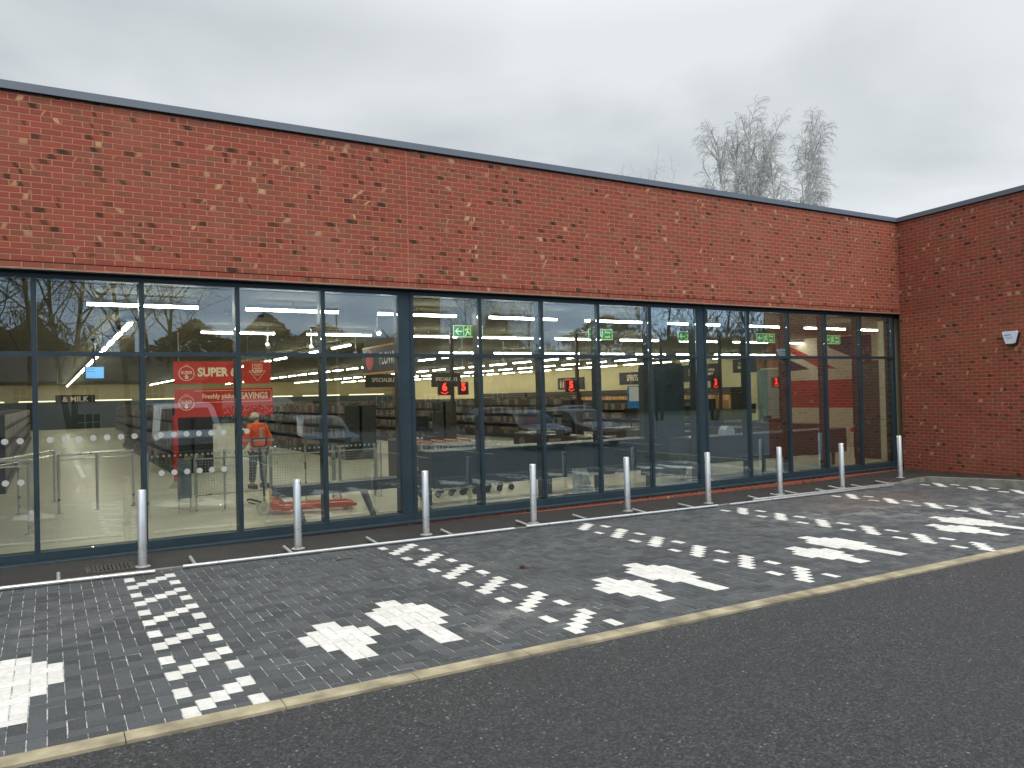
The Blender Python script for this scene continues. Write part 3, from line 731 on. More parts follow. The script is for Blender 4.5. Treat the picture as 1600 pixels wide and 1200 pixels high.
for k in range(16):
    cx, cy_ = random.gauss(0, .028), random.gauss(0, .028); a = random.random() * 6.3; L = random.uniform(.02, .045); c_, s_ = math.cos(a), math.sin(a); z0 = random.uniform(.002, .035)
    lf.add([(cx + c_ * p - s_ * q, cy_ + s_ * p + c_ * q, z0 + r) for p, q, r in ((-L, 0, 0), (0, -L * .4, .006), (L, 0, random.uniform(0, .02)), (0, L * .4, .006))], [(0, 1, 2, 3)])
o = lf.build('dead_leaves', LEAF, loc=(-12.64, -3.52, g(-12.64) + .001)); tag(o, 'small clump of dead reddish leaves on the dark block paving', 'leaves')
TWIG = mat('twig_bark', (0.03, 0.022, 0.015), 0.9)
b = MB(); b.path([(0, 0, .008), (.07, .006, .016), (.15, .03, .012), (.22, .03, .006)], .005, 6); b.path([(.02, 0, .01), (.0, -.05, .008)], .004, 6)
tag(b.build('twig', TWIG, loc=(-14.33, -1.9, g(-14.3) + .002)), 'short dark twig lying on the block paving below the rail', 'twig')

# ------------------------------------------------------------------ inside the shop
FZ = 0.03
CZ = 3.498
# batten lamps
lamp = empty('batten_light', (0, 0, 0))
MB().box(-0.75, 0.75, -0.045, 0.045, 0.035, 0.085).box(-0.01, 0.01, -0.01, 0.01, 0.085, 0.165).build('housing', WHITEP, lamp)
MB().box(-0.74, 0.74, -0.030, 0.030, 0.0, 0.034).build('diffuser', TUBE, lamp)
first = [True]
def place_lamp(x, y, along_x, label):
    o = lamp if first[0] else copy_tree(lamp)
    first[0] = False
    o.location = (x, y, 3.333); o.rotation_euler = (0, 0, 0 if along_x else PI / 2)
    tag(o, label, 'ceiling light', label)
for k in range(11): place_lamp(-16.8 + 0.75 + 2.19 * k, 1.5, True, 'lit white batten light in the ceiling row nearest the window')
for k in range(12): place_lamp(-14.55 + 0.75 + 2.2 * k - (2.2 if k > 10 else 0) * 0, 6.0, True, 'lit white batten light in the second ceiling row from the window')
for k in range(8): place_lamp(-6.03 + 0.7 + 2.1 * k, 12.4, True, 'lit white batten light in the third ceiling row from the window')
for xi, xx in enumerate((-16.0, -10.25, -4.4, 1.35, 5.6, 9.7)):  # the last row is an added one, put in to brighten the cream side wall
    y = 5.1 if xi == 0 else (14.9 if xi > 1 else 10.0)
    while y < 58:
        place_lamp(xx, y, False, 'lit white batten light in the rows running away from the window'); y += 2.2
# spot lights
SPOTE = mat('spot_lens', (1, .95, .8), .4, emit=(1.0, .85, .45), estr=60)
sproto = None
for (x, y, z, on, lab) in [(-11.7, 3.4, 3.2, True, 'bright ceiling spotlight just right of the first wide window post'), (-10.6, 7.8, 3.02, True, 'bright yellow spotlight above the flower sign'),
                      (-13.2, 6.0, 3.08, False, 'small white spotlight on the ceiling above the orange jacket'), (-12.2, 6.2, 3.06, False, 'small white spotlight left of the flower sign'), (-5.6, 9, 2.9, False, 'small white spotlight hanging over the bay beside the special sign'), (-2.4, 12, 2.85, False, 'small white spotlight near the red picture')]:
    o = tag(empty('spotlight', (x, y, z)), lab, 'spotlight', 'ceiling spotlights in the shop')
    MB().tube((0, 0, .06), (0, 0, CZ - z), .012, n=6).build('stem', WHITEP, o)
    MB().tube((0, 0.05, .05), (0, -.07, -.03), .045, n=14).build('head', WHITEP, o, smooth=True)
    MB().tube((0, -.071, -.0305), (0, -.074, -.0325), .036, n=14).build('lens', SPOTE if on else WHITEP, o)

# fire exit signs
def exit_sign(x, y, lab):
    o = tag(empty('exit_sign', (x, y, 3.14)), lab, 'exit sign', 'green fire exit signs hanging in the shop')
    MB().box(0, 0.70, -0.006, 0.006, 0, 0.25).build('panel', PALEG, o)
    b = MB(); b.box(0.015, 0.235, -0.009, -0.0065, 0.015, 0.235); b.box(0.415, 0.685, -0.009, -0.0065, 0.015, 0.235); b.box(0.25, 0.40, -0.009, -0.0065, 0.015, 0.235)
    b.build('green_field', GREENS, o)
    b = MB(); b.prism([(0.035, .125), (0.105, .195), (.135, .195), (.085, .14), (.215, .14), (.215, .11), (.085, .11), (.135, .055), (.105, .055)], 'y', -0.012, -0.0095)
    b.build('arrow', PALEG, o)
    b = MB(); b.prism([(.265, .03), (.30, .03), (.315, .08), (.34, .10), (.355, .06), (.385, .06), (.37, .12), (.345, .135), (.35, .165), (.385, .16), (.385, .18), (.335, .19), (.29, .185), (.27, .14), (.29, .135), (.30, .16), (.315, .16), (.30, .10)], 'y', -0.012, -0.0095)
    b.tube((.345, -.0095, .21), (.345, -.012, .21), .016, n=12); b.build('running_figure', PALEG, o)
    text('Fire\nexit', .105, PALEG, 'lettering', o, (0.55, -.0125, .125), bold=.001)
    for xx in (0.05, .65): MB().tube((xx, 0, .25), (xx, 0, CZ - 3.14), .003, n=5).build('wire', STEEL_D, o)
exit_sign(-9.99, 3.5, 'green fire exit sign just right of the first wide window post')
exit_sign(-6.50, 3.5, 'green fire exit sign in the middle of the second glazed bay')
exit_sign(-3.73, 3.5, 'green fire exit sign just left of the second wide window post')
exit_sign(-0.92, 3.5, 'green fire exit sign fully seen in the right glazed bay')
exit_sign(1.85, 3.5, 'green fire exit sign nearest the brick corner, over the flag mural')

# red promotional banners
def banner(name, x0, x1, z0, z1, y, lab):
    o = tag(empty(name, (x0, y, z0)), lab, 'banner', 'red hanging banners')
    MB().box(0, x1 - x0, -.004, .004, 0, z1 - z0).build('cloth', REDB, o)
    for xx in (0.1, x1 - x0 - .1): MB().tube((xx, 0, z1 - z0), (xx, 0, CZ - z0), .004, n=5).build('wire', STEEL_D, o)
    return o
ORG = mat('orange_print', (.85, .25, .03), .5)
def apple(o, x, z, r):
    b = MB(); n = 24
    for i in range(n):
        a, c_ = 2 * PI * i / n, 2 * PI * (i + 1) / n
        b.add([(x + rr * math.cos(q), -.0065, z + rr * math.sin(q)) for rr, q in ((r, a), (r, c_), (r * .92, c_), (r * .92, a))], [(0, 1, 2, 3)])
    b.build('ring', CREAMT, o)
    MB().prism([(x - .06, z + r * 1.05), (x - .02, z + r * 1.28), (x, z + r * 1.1), (x + .04, z + r * 1.3), (x + .05, z + r * 1.05)], 'y', -.0065, -.0055).build('leaf_mark', ORG, o)
    text('SUPER', r * .52, CREAMT, 'lettering', o, (x, -.007, z + r * .12), bold=.002)
    text('6', r * .95, CREAMT, 'lettering', o, (x, -.007, z - r * .42), bold=.005)
o = banner('banner', -14.83, -13.33, 2.33, 2.845, 8, 'upper red banner with a big cream word and number six')
apple(o, .27, .24, .17); text('SUPER 6', .27, CREAMT, 'lettering', o, (.93, -.007, .26), bold=.011, sx=.88)
o = banner('banner', -13.30, -12.67, 2.32, 2.845, 8, 'upper dark red banner with a cream outlined arrow pointing down')
ap = [(-.11, .46), (.11, .46), (.11, .30), (.19, .30), (0, .07), (-.19, .30), (-.11, .30)]
b = MB()
for p, q in zip(ap, ap[1:] + ap[:1]): b.tube((.315 + p[0], -.006, p[1]), (.315 + q[0], -.006, q[1]), .006, n=5)
b.build('arrow_outline', CREAMT, o)
text('CORE\nRANGE', .055, CREAMT, 'lettering', o, (.315, -.007, .385), bold=.0015); text('LOW', .095, CREAMT, 'lettering', o, (.315, -.007, .285), bold=.006); text('PRICE', .05, CREAMT, 'lettering', o, (.315, -.007, .21), bold=.001)
o = banner('banner', -14.82, -12.63, 1.565, 2.215, 8.02, 'lower long red banner with cream framed lettering')
apple(o, .25, .33, .17); text('Freshly picked', .150, CREAMT, 'lettering', o, (.98, -.007, .47), bold=.004, sx=.9); text('SAVINGS', .20, CREAMT, 'lettering', o, (1.76, -.007, .47), bold=.006, sx=.8)
b = MB()
for p, q in (((.45, .335), (2.15, .335)), ((2.15, .335), (2.15, .60)), ((2.15, .60), (.42, .60))): b.tube((p[0], -.006, p[1]), (q[0], -.006, q[1]), .006, n=5)
b.build('border', CREAMT, o)
o = tag(empty('banner_stand', (-14.88, 7.5, FZ)), 'narrow red upright banner on a pale foot below the lower banner', 'banner stand')
MB().box(-.05, .05, -.01, .01, .14, 1.6).build('strip', REDB, o); MB().prism([(-.14, 0), (.14, 0), (.03, .15), (-.03, .15)], 'y', -.12, .12).build('foot', mat('pale_foot', (.5, .47, .33), .6), o)

# hanging department signs
def hsign(name, x, y, rz, Lx, H, z0, txt, size, lab, trim=None, sxx=1.0, drop=True, tm=CREAMT, ty=0.5):
    o = tag(empty(name, (x, y, z0), rz), lab, 'sign')
    MB().box(0, Lx, -.03, .03, 0, H).build('panel', SIGNB, o)
    if trim:
        MB().box(0, Lx, -.036, .036, H, H + .045).box(0, Lx, -.036, .036, -.045, 0).build('trim', trim, o)
    for (s_, sz, px, pz) in txt: text(s_, sz, tm, 'lettering', o, (px, -.033, pz), bold=size, sx=sxx)
    if drop:
        for xx in (.1, Lx - .1): MB().tube((xx, 0, H), (xx, 0, CZ - z0), .005, n=5).build('wire', STEEL_D, o)
    return o
ORT = mat('amber_trim', (.75, .33, .06), .5)
o = hsign('hanging_sign', -9.95, 9.0, -PI / 2, 3.0, .64, 2.57, [('FLOWERS', .42, 1.95, .32)], .006, 'dark hanging sign with amber edges, a pink flower and white capitals', ORT, .8, tm=WHITEP)
PINK = mat('pink_petal', (.75, .12, .12), .6)
b = MB(); b.add([(.52 + .27 * math.cos(a * PI / 9) * (1 + .06 * math.cos(a * 2)), -.034, .33 + .26 * math.sin(a * PI / 9)) for a in range(18)], [tuple(range(18))]); b.add([(.52 + .27 * math.cos(a * PI / 9), -.031, .33 + .26 * math.sin(a * PI / 9)) for a in range(18)], [tuple(range(18))])
b.build('flower_picture', PINK, o)
hsign('hanging_sign', -5.65, 14.0, 0, 1.15, .50, 2.235, [('SPECIALBUYS', .17, .57, .27)], .001, 'small dark hanging sign with thin capitals beside the red till numbers', None, .85)
hsign('hanging_sign', -7.0, 17.0, 0, 1.6, .5, 2.30, [('SPECIALBUYS', .22, .8, .27)], .001, 'small dark hanging sign with thin capitals left of the first wide window post', None, .85)
hsign('hanging_sign', -17.0, 30.0, 0, 1.6, .42, 1.95, [('& MILK', .34, .8, .21)], .006, 'dark sign at the far end of the left aisle', None, 1.0)
hsign('wall_sign', 11.38, 24.8, -PI / 2, 3.1, .70, 2.30, [('SPIRITS', .50, 1.18, .36)], .006, 'dark wall sign reading spirits in pale capitals above the wine shelves', None, .62, False)
hsign('wall_sign', 11.38, 19.5, -PI / 2, 2.5, .86, 2.34, [('BEERS', .5, .95, .45), ('& WINE\nMINT', .2, 2.0, .45)], .006, 'dark wall sign reading beers beside the second wide window post', None, .8, False)
hsign('wall_sign', 11.38, 16.0, -PI / 2, 1.6, .64, 2.68, [('CRISPS\nSNACKS', .18, .6, .34)], .001, 'dark grey wall sign above the green door in the right bay', None, .85, False)
REDPIC = mat('red_photo', (.6, .03, .03), .5, var=.5, scale=3)
o = tag(empty('wall_picture', (11.38, 31.2, 2.12), -PI / 2), 'dark wall picture with red bottles on the cream wall', 'picture')
MB().box(0, 2.9, -.02, .02, 0, .76).build('panel', SIGNB, o); MB().box(.75, 1.45, -.024, -.021, .05, .70).build('red_print', REDPIC, o)
b = MB()
for k in range(3): b.prism([(.25 + k * .18, .1), (.33 + k * .18, .1), (.33 + k * .18, .45), (.30 + k * .18, .5), (.30 + k * .18, .62), (.27 + k * .18, .62), (.27 + k * .18, .5), (.25 + k * .18, .45)], 'y', -.024, -.021)
b.build('bottle_print', CREAMT, o)

# till number poles, tills
def till(x, num, lab):
    o = tag(empty('till', (x, 4.2, FZ)), 'dark brown checkout counter with screen under ' + lab, 'checkout')
    MB().bbox(-.55, .15, -1.0, 2.4, 0, .86, .015).build('counter', BROWN, o)
    MB().box(-.50, .05, -.8, 1.2, .861, .868).build('belt', BLACKP, o)
    b = MB(); b.box(-.62, .22, 1.3, 2.2, .86, .90); b.build('worktop', GREYP, o)
    b = MB(); b.tube((-.1, 1.5, .90), (-.1, 1.5, 1.15), .02); b.prism([(-.30, 1.12), (.10, 1.12), (.12, 1.42), (-.32, 1.42)], 'y', 1.48, 1.53); b.build('screen', BLACKP, o)
    b = MB(); b.box(-.45, -.25, .2, .55, .868, 1.0); b.box(.0, .12, .9, 1.1, .868, 1.05); b.build('payment_terminal', BLACKP, o)
    p = tag(empty('number_pole', (x + .42, 5.0, FZ)), 'dark square pole from floor to ceiling with the ' + lab, 'pole', 'till number poles')
    MB().box(-.035, .035, -.035, .035, 0, CZ - FZ).build('post', BROWN, p)
    q = MB().box(-.36, -.06, -.03, .03, 1.90, 2.20).build('number_box', mat('smoked_box', (.10, .012, .012), .4), p)
    text(num, .24, REDE, 'digit', q, (-.21, -.034, 2.08), bold=.01)
    MB().path([(-.30, -.034, 1.97), (-.21, -.034, 1.93), (-.12, -.034, 1.97)], .008, 5).build('smile_mark', REDE, q)
for x, nn, lab in ((-9.72, '6', 'red number six'), (-6.2, '5', 'red number five'), (-3.4, '4', 'red number four'), (-1.2, '3', 'red number three'), (1.30, '2', 'red number two')): till(x, nn, lab)
o = tag(empty('number_box', (-9.0, 5.3, 1.93)), 'separate red lit number hanging right of the first till pole', 'number sign')
MB().box(0, .26, -.03, .03, 0, .30).build('case', mat('smoked_box', (.10, .012, .012), .4), o); text('5', .24, REDE, 'digit', o, (.13, -.034, .18), bold=.01)
MB().tube((.13, 0, .30), (.13, 0, CZ - 1.93), .006, n=6).build('wire', STEEL_D, o)

# packing benches under the window
def bench(x0, x1, y0, y1, z0, z1, lab, legs):
    o = tag(empty('packing_bench', (x0, y0, FZ)), lab, 'bench')
    MB().bbox(0, x1 - x0, 0, y1 - y0, z0 - FZ, z1 - FZ, .01).build('board', DGREY, o)
    if not legs:
        for lx in (.05, (x1 - x0) / 2, x1 - x0 - .11): MB().box(lx, lx + .06, .3, .36, 0, z0 - FZ).build('leg', DGREY, o)
    for lx in legs: MB().prism([(0.05, z0 - FZ), (.30, z0 - FZ), (-.28, 0.0), (-.42, 0.0)], 'x', lx - x0 - .02, lx - x0 + .03).build('leg', DGREY, o)
bench(-14.35, -11.9, .78, 1.15, .44, .60, 'low dark grey packing bench behind the panes with the pallet truck', (-14.05, -12.95, -12.0))
bench(-11.75, -6.7, .85, 1.45, .36, .98, 'tall dark grey packing bench behind the second glazed bay', ())
bench(-5.95, -0.9, .85, 1.45, .36, .92, 'tall dark grey packing bench behind the right glazed bay', ())

# tall cabinet by the second post
o = tag(empty('cabinet', (-5.84, 2.0, FZ)), 'tall rounded dark grey cabinet left of the second wide window post', 'cabinet')
b = MB(); b.prism([(0, 0), (.86, 0), (.86, 2.40), (.78, 2.48), (.08, 2.48), (0, 2.40)], 'y', 0, .55); b.build('body', DGREY, o)
MB().box(.03, .83, -.012, -.001, .1, 2.36).build('door', mat('cabinet_door', (.040, .056, .066), .45), o)
# bag, blue poster, blank board
o = MB().prism([(0, 0), (.30, 0), (.31, .10), (.24, .19), (.12, .20), (.02, .12)], 'y', 0, .2).build('paper_bag', WHITEP, loc=(-4.78, 1.0, .922)); tag(o, 'white folded bag lying on the right packing bench', 'bag')
BLUEM = mat('poster_blue', (.02, .22, .55), .5)
o = tag(empty('poster', (-4.98, 4.0, 1.50)), 'blue and white poster right of the wine shelves', 'poster')
MB().box(0, .64, -.01, .01, 0, .54).build('sheet', BLUEM, o); MB().box(.04, .48, -.013, -.011, .17, .52).build('white_area', WHITEP, o); MB().tube((.1, 0, .54), (.1, 0, CZ - 1.5), .004, n=5).tube((.55, 0, .54), (.55, 0, CZ - 1.5), .004, n=5).build('wire', STEEL_D, o)
PLAS = mat('plastic_sheet', (.33, .34, .32), .25, var=.35, scale=9)
o = tag(empty('display_board', (-9.15, .45, FZ)), 'wrapped leaning grey board standing inside the second glazed bay', 'board')
b = MB(); b.prism([(0, 0), (.42, 0), (.36, .50), (.05, .52)], 'y', 0, .03); b.build('sheet', PLAS, o, rot=(-.2, 0, 0)); MB().tube((.2, .03, .46), (.2, .30, 0), .012, n=6).build('strut', STEEL_D, o)

# screen hanging from the ceiling
SCR = mat('blue_screen', (.1, .3, .6), .3, var=.2, emit=(.16, .48, .95), estr=.75)
o = tag(empty('hanging_screen', (-16.32, 10, 2.52)), 'small blue lit screen hanging from the ceiling in the left bay', 'screen')
MB().bbox(-.215, .215, -.03, .03, 0, .31, .008).build('casing', BLACKP, o); MB().box(-.19, .19, -.034, -.0305, .02, .285).build('display', SCR, o)
MB().box(-.16, .0, -.037, -.0345, .235, .245).box(-.16, -.03, -.037, -.0345, .18, .19).build('screen_text', SIGNB, o)
MB().tube((0, 0, .31), (0, 0, .86), .028, n=10).tube((0, 0, .86), (0, 0, .96), .028, .10, n=14).build('mount', BLACKP, o)
# cctv dome and box near top left
o = tag(empty('ceiling_speaker', (-18.0, 2.0, 2.95)), 'pale angular box hanging inside at the upper left corner', 'speaker')
MB().prism([(-.2, .0), (.05, -.1), (.12, .28), (-.12, .38)], 'y', -.1, .12).build('casing', GREYP, o); MB().tube((0, 0, .3), (0, 0, CZ - 2.95), .02).build('bracket', BLACKP, o)
for (x, y) in ((-15.9, 4.8), (-13.9, 3.6), (-14.6, 3.0)):
    o = tag(empty('sensor', (x, y, CZ - .06)), 'small black ceiling sensor between the first two lamp rows', 'sensor', 'small black ceiling sensors')
    MB().lathe([(.06, .0), (.07, .03), (.07, .058)], 14).build('dome', BLACKP, o)

# entrance handrails and posts (steel) left bays
def hoop(x0, y0, x1, y1, h, lab, mid=True):
    o = tag(empty('handrail', (x0, y0, FZ)), lab, 'handrail', 'steel handrails inside the left bays')
    d = Vector((x1 - x0, y1 - y0, 0))
    b = MB()
    b.tube((0, 0, h), d + Vector((0, 0, h)), .024, n=12); b.tube((0, 0, h - .09), d + Vector((0, 0, h - .09)), .012, n=8)
    b.build('top_rail', STEEL, o, smooth=True)
    for t_ in ((0, .5, 1) if mid else (0, 1)):
        MB().tube(d * t_, d * t_ + Vector((0, 0, h)), .024, n=12).tube(d * t_, d * t_ + Vector((0, 0, .012)), .06, n=14).build('post', STEEL, o, smooth=True)
hoop(-17.15, 4.6, -15.95, 4.9, 1.02, 'steel handrail with three posts in the second pane from the left')
hoop(-18.9, 2.2, -17.55, 2.4, 1.1, 'steel handrail at the far left pane')
hoop(-18.3, 3.6, -17.2, 6.6, 1.0, 'steel handrail running inwards behind the leftmost post')
# dotted glass barrier and mesh trolley panels
def mesh_panel(x0, x1, y, lab):
    o = tag(empty('mesh_panel', (x0, y, FZ)), lab, 'mesh panel', 'wire mesh panels of the trolley bay')
    w_ = x1 - x0; b = MB()
    b.tube((0, 0, .28), (w_, 0, .28), .013, n=6); b.tube((0, 0, .90), (w_, 0, .90), .013, n=6); b.tube((0, 0, .28), (0, 0, .90), .013, n=6); b.tube((w_, 0, .28), (w_, 0, .90), .013, n=6)
    b.build('frame', STEEL, o)
    b = MB(); n = int(w_ / .045)
    for i in range(1, n): b.tube((w_ * i / n, 0, .28), (w_ * i / n, 0, .90), .0022, n=3, cap=False)
    for i in range(1, 13): b.tube((0, 0.004, .28 + .62 * i / 13), (w_, .004, .28 + .62 * i / 13), .0022, n=3, cap=False)
    b.build('mesh', STEEL, o)
    for xx in (.03, w_ - .03): MB().tube((xx, .03, 0), (xx, .03, 1.0), .021, n=10).build('post', STEEL, o, smooth=True)
mesh_panel(-15.15, -13.95, 3.2, 'wire mesh panel on steel posts left of the orange jacket')
mesh_panel(-13.88, -12.68, 3.2, 'wire mesh panel in front of the person in the orange jacket')
mesh_panel(-12.60, -11.85, 3.2, 'wire mesh panel right of the orange jacket near the wide window post')
o = tag(empty('grey_panel', (-15.42, 3.2, FZ)), 'flat grey upright panel at the left end of the wire mesh', 'panel')
MB().box(0, .22, -.02, .02, .25, .93).build('board', GREYP, o); MB().tube((.02, 0, 0), (.02, 0, .25), .015, n=8).tube((.20, 0, 0), (.20, 0, .25), .015, n=8).build('leg', STEEL, o)
o = tag(empty('glass_barrier', (-15.9, 2.95, FZ)), 'low glass barrier topped with a row of small white dots', 'barrier')
MB().box(0, 4.05, -.005, .005, .12, 1.06).build('glass', CLEAR, o)
b = MB()
for k in range(46):
    if k % 13 in (11, 12): b.box(.03 + .087 * k, .10 + .087 * k, -.0085, -.006, .985, 1.022, 0)
    else: b.tube((.065 + .087 * k, -.0085, 1.003), (.065 + .087 * k, -.006, 1.003), .020, n=10)
b.build('dot_row', FROST, o)
for xx in (.0, 1.2, 2.6, 4.05): MB().tube((xx, .02, 0), (xx, .02, 1.06), .016, n=8).tube((xx, .02, 0), (xx, .02, .012), .05, n=12).build('post', STEEL, o, smooth=True)

# shopping trolleys
def trolley(x, y, rz, lab):
    o = tag(empty('shopping_trolley', (x, y, FZ), rz), lab, 'trolley', 'nested shopping trolleys')
    b = MB()
    c0 = [(-.25, -.40, .52), (.25, -.40, .52), (.22, .42, .62), (-.22, .42, .62)]; c1 = [(-.29, -.46, 1.0), (.29, -.46, 1.0), (.25, .48, .95), (-.25, .48, .95)]
    for q in (c0, c1):
        for i in range(4): b.tube(q[i], q[(i + 1) % 4], .007, n=5)
    for i in range(4):
        for k in range(8):
            t_ = k / 8; p = Vector(c0[i]).lerp(Vector(c0[(i + 1) % 4]), t_); q = Vector(c1[i]).lerp(Vector(c1[(i + 1) % 4]), t_); b.tube(p, q, .0028, n=3, cap=False)
    for k in range(1, 9): b.tube(Vector(c0[0]).lerp(Vector(c0[3]), k / 9), Vector(c0[1]).lerp(Vector(c0[2]), k / 9), .0028, n=3, cap=False)
    b.build('basket', STEEL, o)
    b = MB(); b.path([(-.27, -.44, .98), (-.27, -.35, .15), (-.20, .45, .13), (.20, .45, .13), (.27, -.35, .15), (.27, -.44, .98)], .011, 6); b.build('frame', STEEL, o)
    MB().tube((-.29, -.50, 1.04), (.29, -.50, 1.04), .017, n=8).build('handle', mat('handle_orange', (.7, .2, .03), .4), o)
    for sx in (-1, 1):
        for yy in (-.36, .42): MB().tube((sx * .22 - .015, yy, .06), (sx * .22 + .015, yy, .06), .06, n=12).build('wheel', BLACKP, o)
for k in range(5): trolley(-11.0 + .28 * k, 2.3 + .02 * k, -PI / 2, ('steel shopping trolley at the window side end of the nested row' if k == 4 else 'steel shopping trolley at the outer left end of the nested row' if k == 0 else 'steel shopping trolley nested in the middle of the row'))

# pallet truck
PTO = mat('pallet_truck_orange', (.62, .12, .035), .4, var=.15)
o = tag(empty('pallet_truck', (-14.30, 2.18, FZ), math.radians(-9)), 'orange hand pallet truck with pale wheels parked behind the window', 'pallet truck')
b = MB()
for yy in (-.27, .11):
    b.prism([(.33, .06), (1.45, .05), (1.56, .07), (1.56, .10), (1.45, .135), (.33, .15)], 'y', yy, yy + .16)
b.build('forks', PTO, o)
MB().prism([(.18, .08), (.38, .08), (.38, .20), (.30, .30), (.18, .30)], 'y', -.25, .25).build('chassis', PTO, o)
MB().box(.17, .33, -.16, .16, .20, .385).build('pump_cover', mat('safety_yellow', (.75, .42, .02), .5), o)
CREAMW = mat('cream_wheel', (.62, .60, .45), .5)
for yy in (-.13, .07):
    wv = MB().tube((.05, yy, .10), (.05, yy + .06, .10), .10, n=22).build('steer_wheel', CREAMW, o, smooth=True); MB().tube((.05, yy - .004, .10), (.05, yy + .064, .10), .045, n=14).build('hub', STEEL_D, wv)
for yy in (-.19, .19): MB().tube((1.38, yy - .04, .045), (1.38, yy + .04, .045), .045, n=12).build('load_wheel', CREAMW, o)
b = MB(); b.path([(.03, 0, .20), (-.16, 0, .26), (-.20, 0, .24)], .016, 8); b.path([(-.05, .08, .16), (-.17, .08, .20)], .012, 6); b.build('tow_linkage', BLACKP, o)
b = MB(); b.tube((.08, 0, .30), (.02, .06, 1.10), .016, n=8); b.path([(-.08, .06, 1.12), (-.10, .06, 1.25), (.14, .06, 1.25), (.12, .06, 1.12), (-.08, .06, 1.12)], .014, 8); b.build('handle', BLACKP, o)

# person in a hi-vis jacket, seen from behind ----------------------------------
pr_ = tag(empty('person', (-13.42, 6.15, FZ), math.radians(14)), 'person in an orange high visibility jacket and pale cap seen from behind', 'person')
SKIN_ = mat('skin', (.45, .25, .17), .5, var=.08)
H = lambda x, y, z: (x, y, z)
body = [(None, (0, 0, .90), (.13, .10)), (0, (0, .01, 1.10), (.12, .09)), (1, (0, .03, 1.28), (.15, .10)), (2, (0, .05, 1.38), (.07, .06)), (3, (0, .07, 1.43), (.05, .05)), (4, (0, .10, 1.50), (.075, .09)), (5, (0, .11, 1.57), (.07, .085)),
        (2, (-.17, .03, 1.30), (.055, .055)), (7, (-.25, .04, 1.08), (.043, .043)), (8, (-.20, .20, .90), (.033, .033)), (9, (-.17, .29, .88), (.035, .02)), (10, (-.16, .345, .87), (.024, .014)),
        (2, (.17, .03, 1.30), (.055, .055)), (12, (.27, .03, 1.08), (.043, .043)), (13, (.30, .12, .86), (.033, .033)), (14, (.30, .16, .78), (.035, .02)), (15, (.30, .175, .725), (.024, .014)),
        (0, (-.10, 0, .82), (.10, .10)), (17, (-.12, -.01, .48), (.062, .065)), (18, (-.13, .03, .10), (.042, .045)), (19, (-.14, -.09, .045), (.04, .035)), 
        (0, (.10, 0, .82), (.10, .10)), (21, (.12, .01, .48), (.062, .065)), (22, (.14, .05, .10), (.042, .045)), (23, (.15, -.07, .045), (.04, .035))]
skin('body', body, SKIN_, pr_)
for sx, base in ((-1, (-.165, .335, .872)), (1, (.30, .172, .735))):
    b = MB()
    for k in range(4):
        off = (k - 1.5) * .018; L = (.062, .072, .068, .052)[k]
        p = Vector(base) + Vector((off, 0, 0)); q = p + Vector((0, .02, -.025) if sx < 0 else (0, .008, -L * .5)); r_ = q + Vector((0, -.008, -.028) if sx < 0 else (0, -.012, -L * .45))
        b.tube(p, q, .0085, n=7); b.tube(q, r_, .0078, .006, n=7)
    p = Vector(base) + Vector((-sx * .03, -.04, .02)); b.tube(p, p + Vector((-sx * .02, .025, -.03)), .010, .007, n=7)
    b.build('fingers', SKIN_, pr_, smooth=True)
OJ = mat('hivis_orange', (.95, .11, .02), .6, var=.10, scale=9, bump=.01, bscale=12, emit=(1, .12, .02), estr=.0)
jack = [(None, (0, 0, .84), (.195, .15)), (0, (0, 0, 1.0), (.185, .14)), (1, (0, .02, 1.18), (.19, .14)), (2, (0, .03, 1.31), (.155, .115)), (3, (0, .05, 1.40), (.085, .075)),
        (3, (-.165, .03, 1.31), (.085, .085)), (5, (-.255, .035, 1.08), (.080, .078)), (6, (-.21, .17, .93), (.062, .06)), (3, (.165, .03, 1.31), (.085, .085)), (8, (.275, .03, 1.08), (.080, .078)), (9, (.305, .10, .88), (.062, .06))]
jk = skin('jacket', jack, OJ, pr_)
REFL = mat('reflective_grey', (.42, .43, .40), .4, var=.1)
b = MB()
def band(z, rx, ry, cx, cy_, h, tilt=0):
    n = 28; k = len(b.v); 
    for i in range(n):
        a = 2 * PI * i / n; x = cx + rx * math.cos(a); y = cy_ + ry * math.sin(a)
        b.v += [(x, y, z), (x, y, z + h)]
    for i in range(n): b.f.append((k + 2 * i, k + 2 * ((i + 1) % n), k + 2 * ((i + 1) % n) + 1, k + 2 * i + 1)); b.m.append(0)
band(1.02, .205, .158, 0, 0.002, .05)
band(1.02, .098, .098, -.245, .05, .045); band(1.0, .098, .098, .285, .05, .045)
b.box(-.03, .03, -.166, -.142, 1.07, 1.30)
b.build('reflective_bands', REFL, pr_)
GT = mat('grey_workwear', (.055, .06, .065), .8)
skin('trousers', [(None, (0, 0, .86), (.16, .125)), (0, (-.10, 0, .76), (.105, .11)), (1, (-.12, 0, .48), (.08, .085)), (2, (-.13, .03, .13), (.068, .075)), (0, (.10, 0, .76), (.105, .11)), (4, (.12, .01, .48), (.08, .085)), (5, (.14, .05, .13), (.068, .075))], GT, pr_)
for sx, yy in ((-.135, -.02), (.145, 0.0)):
    b = MB(); b.bbox(sx - .055, sx + .055, yy - .12, yy + .15, 0, .10, .02); b.build('boot', BLACKP, pr_)
b = MB(); b.lathe([(.086, 0), (.092, .03), (.082, .075), (.05, .105), (.01, .115)], 20, (0, .105, 1.515)); b.box(-.06, .06, .17, .27, 1.525, 1.537); b.build('cap', mat('pale_cap', (.62, .56, .42), .8), pr_, smooth=True)
MB().lathe([(.075, 0), (.083, .03), (.085, .065)], 18, (0, .103, 1.455)).build('hair', mat('grey_hair', (.16, .15, .14), .9, var=.3, scale=80), pr_, smooth=True)
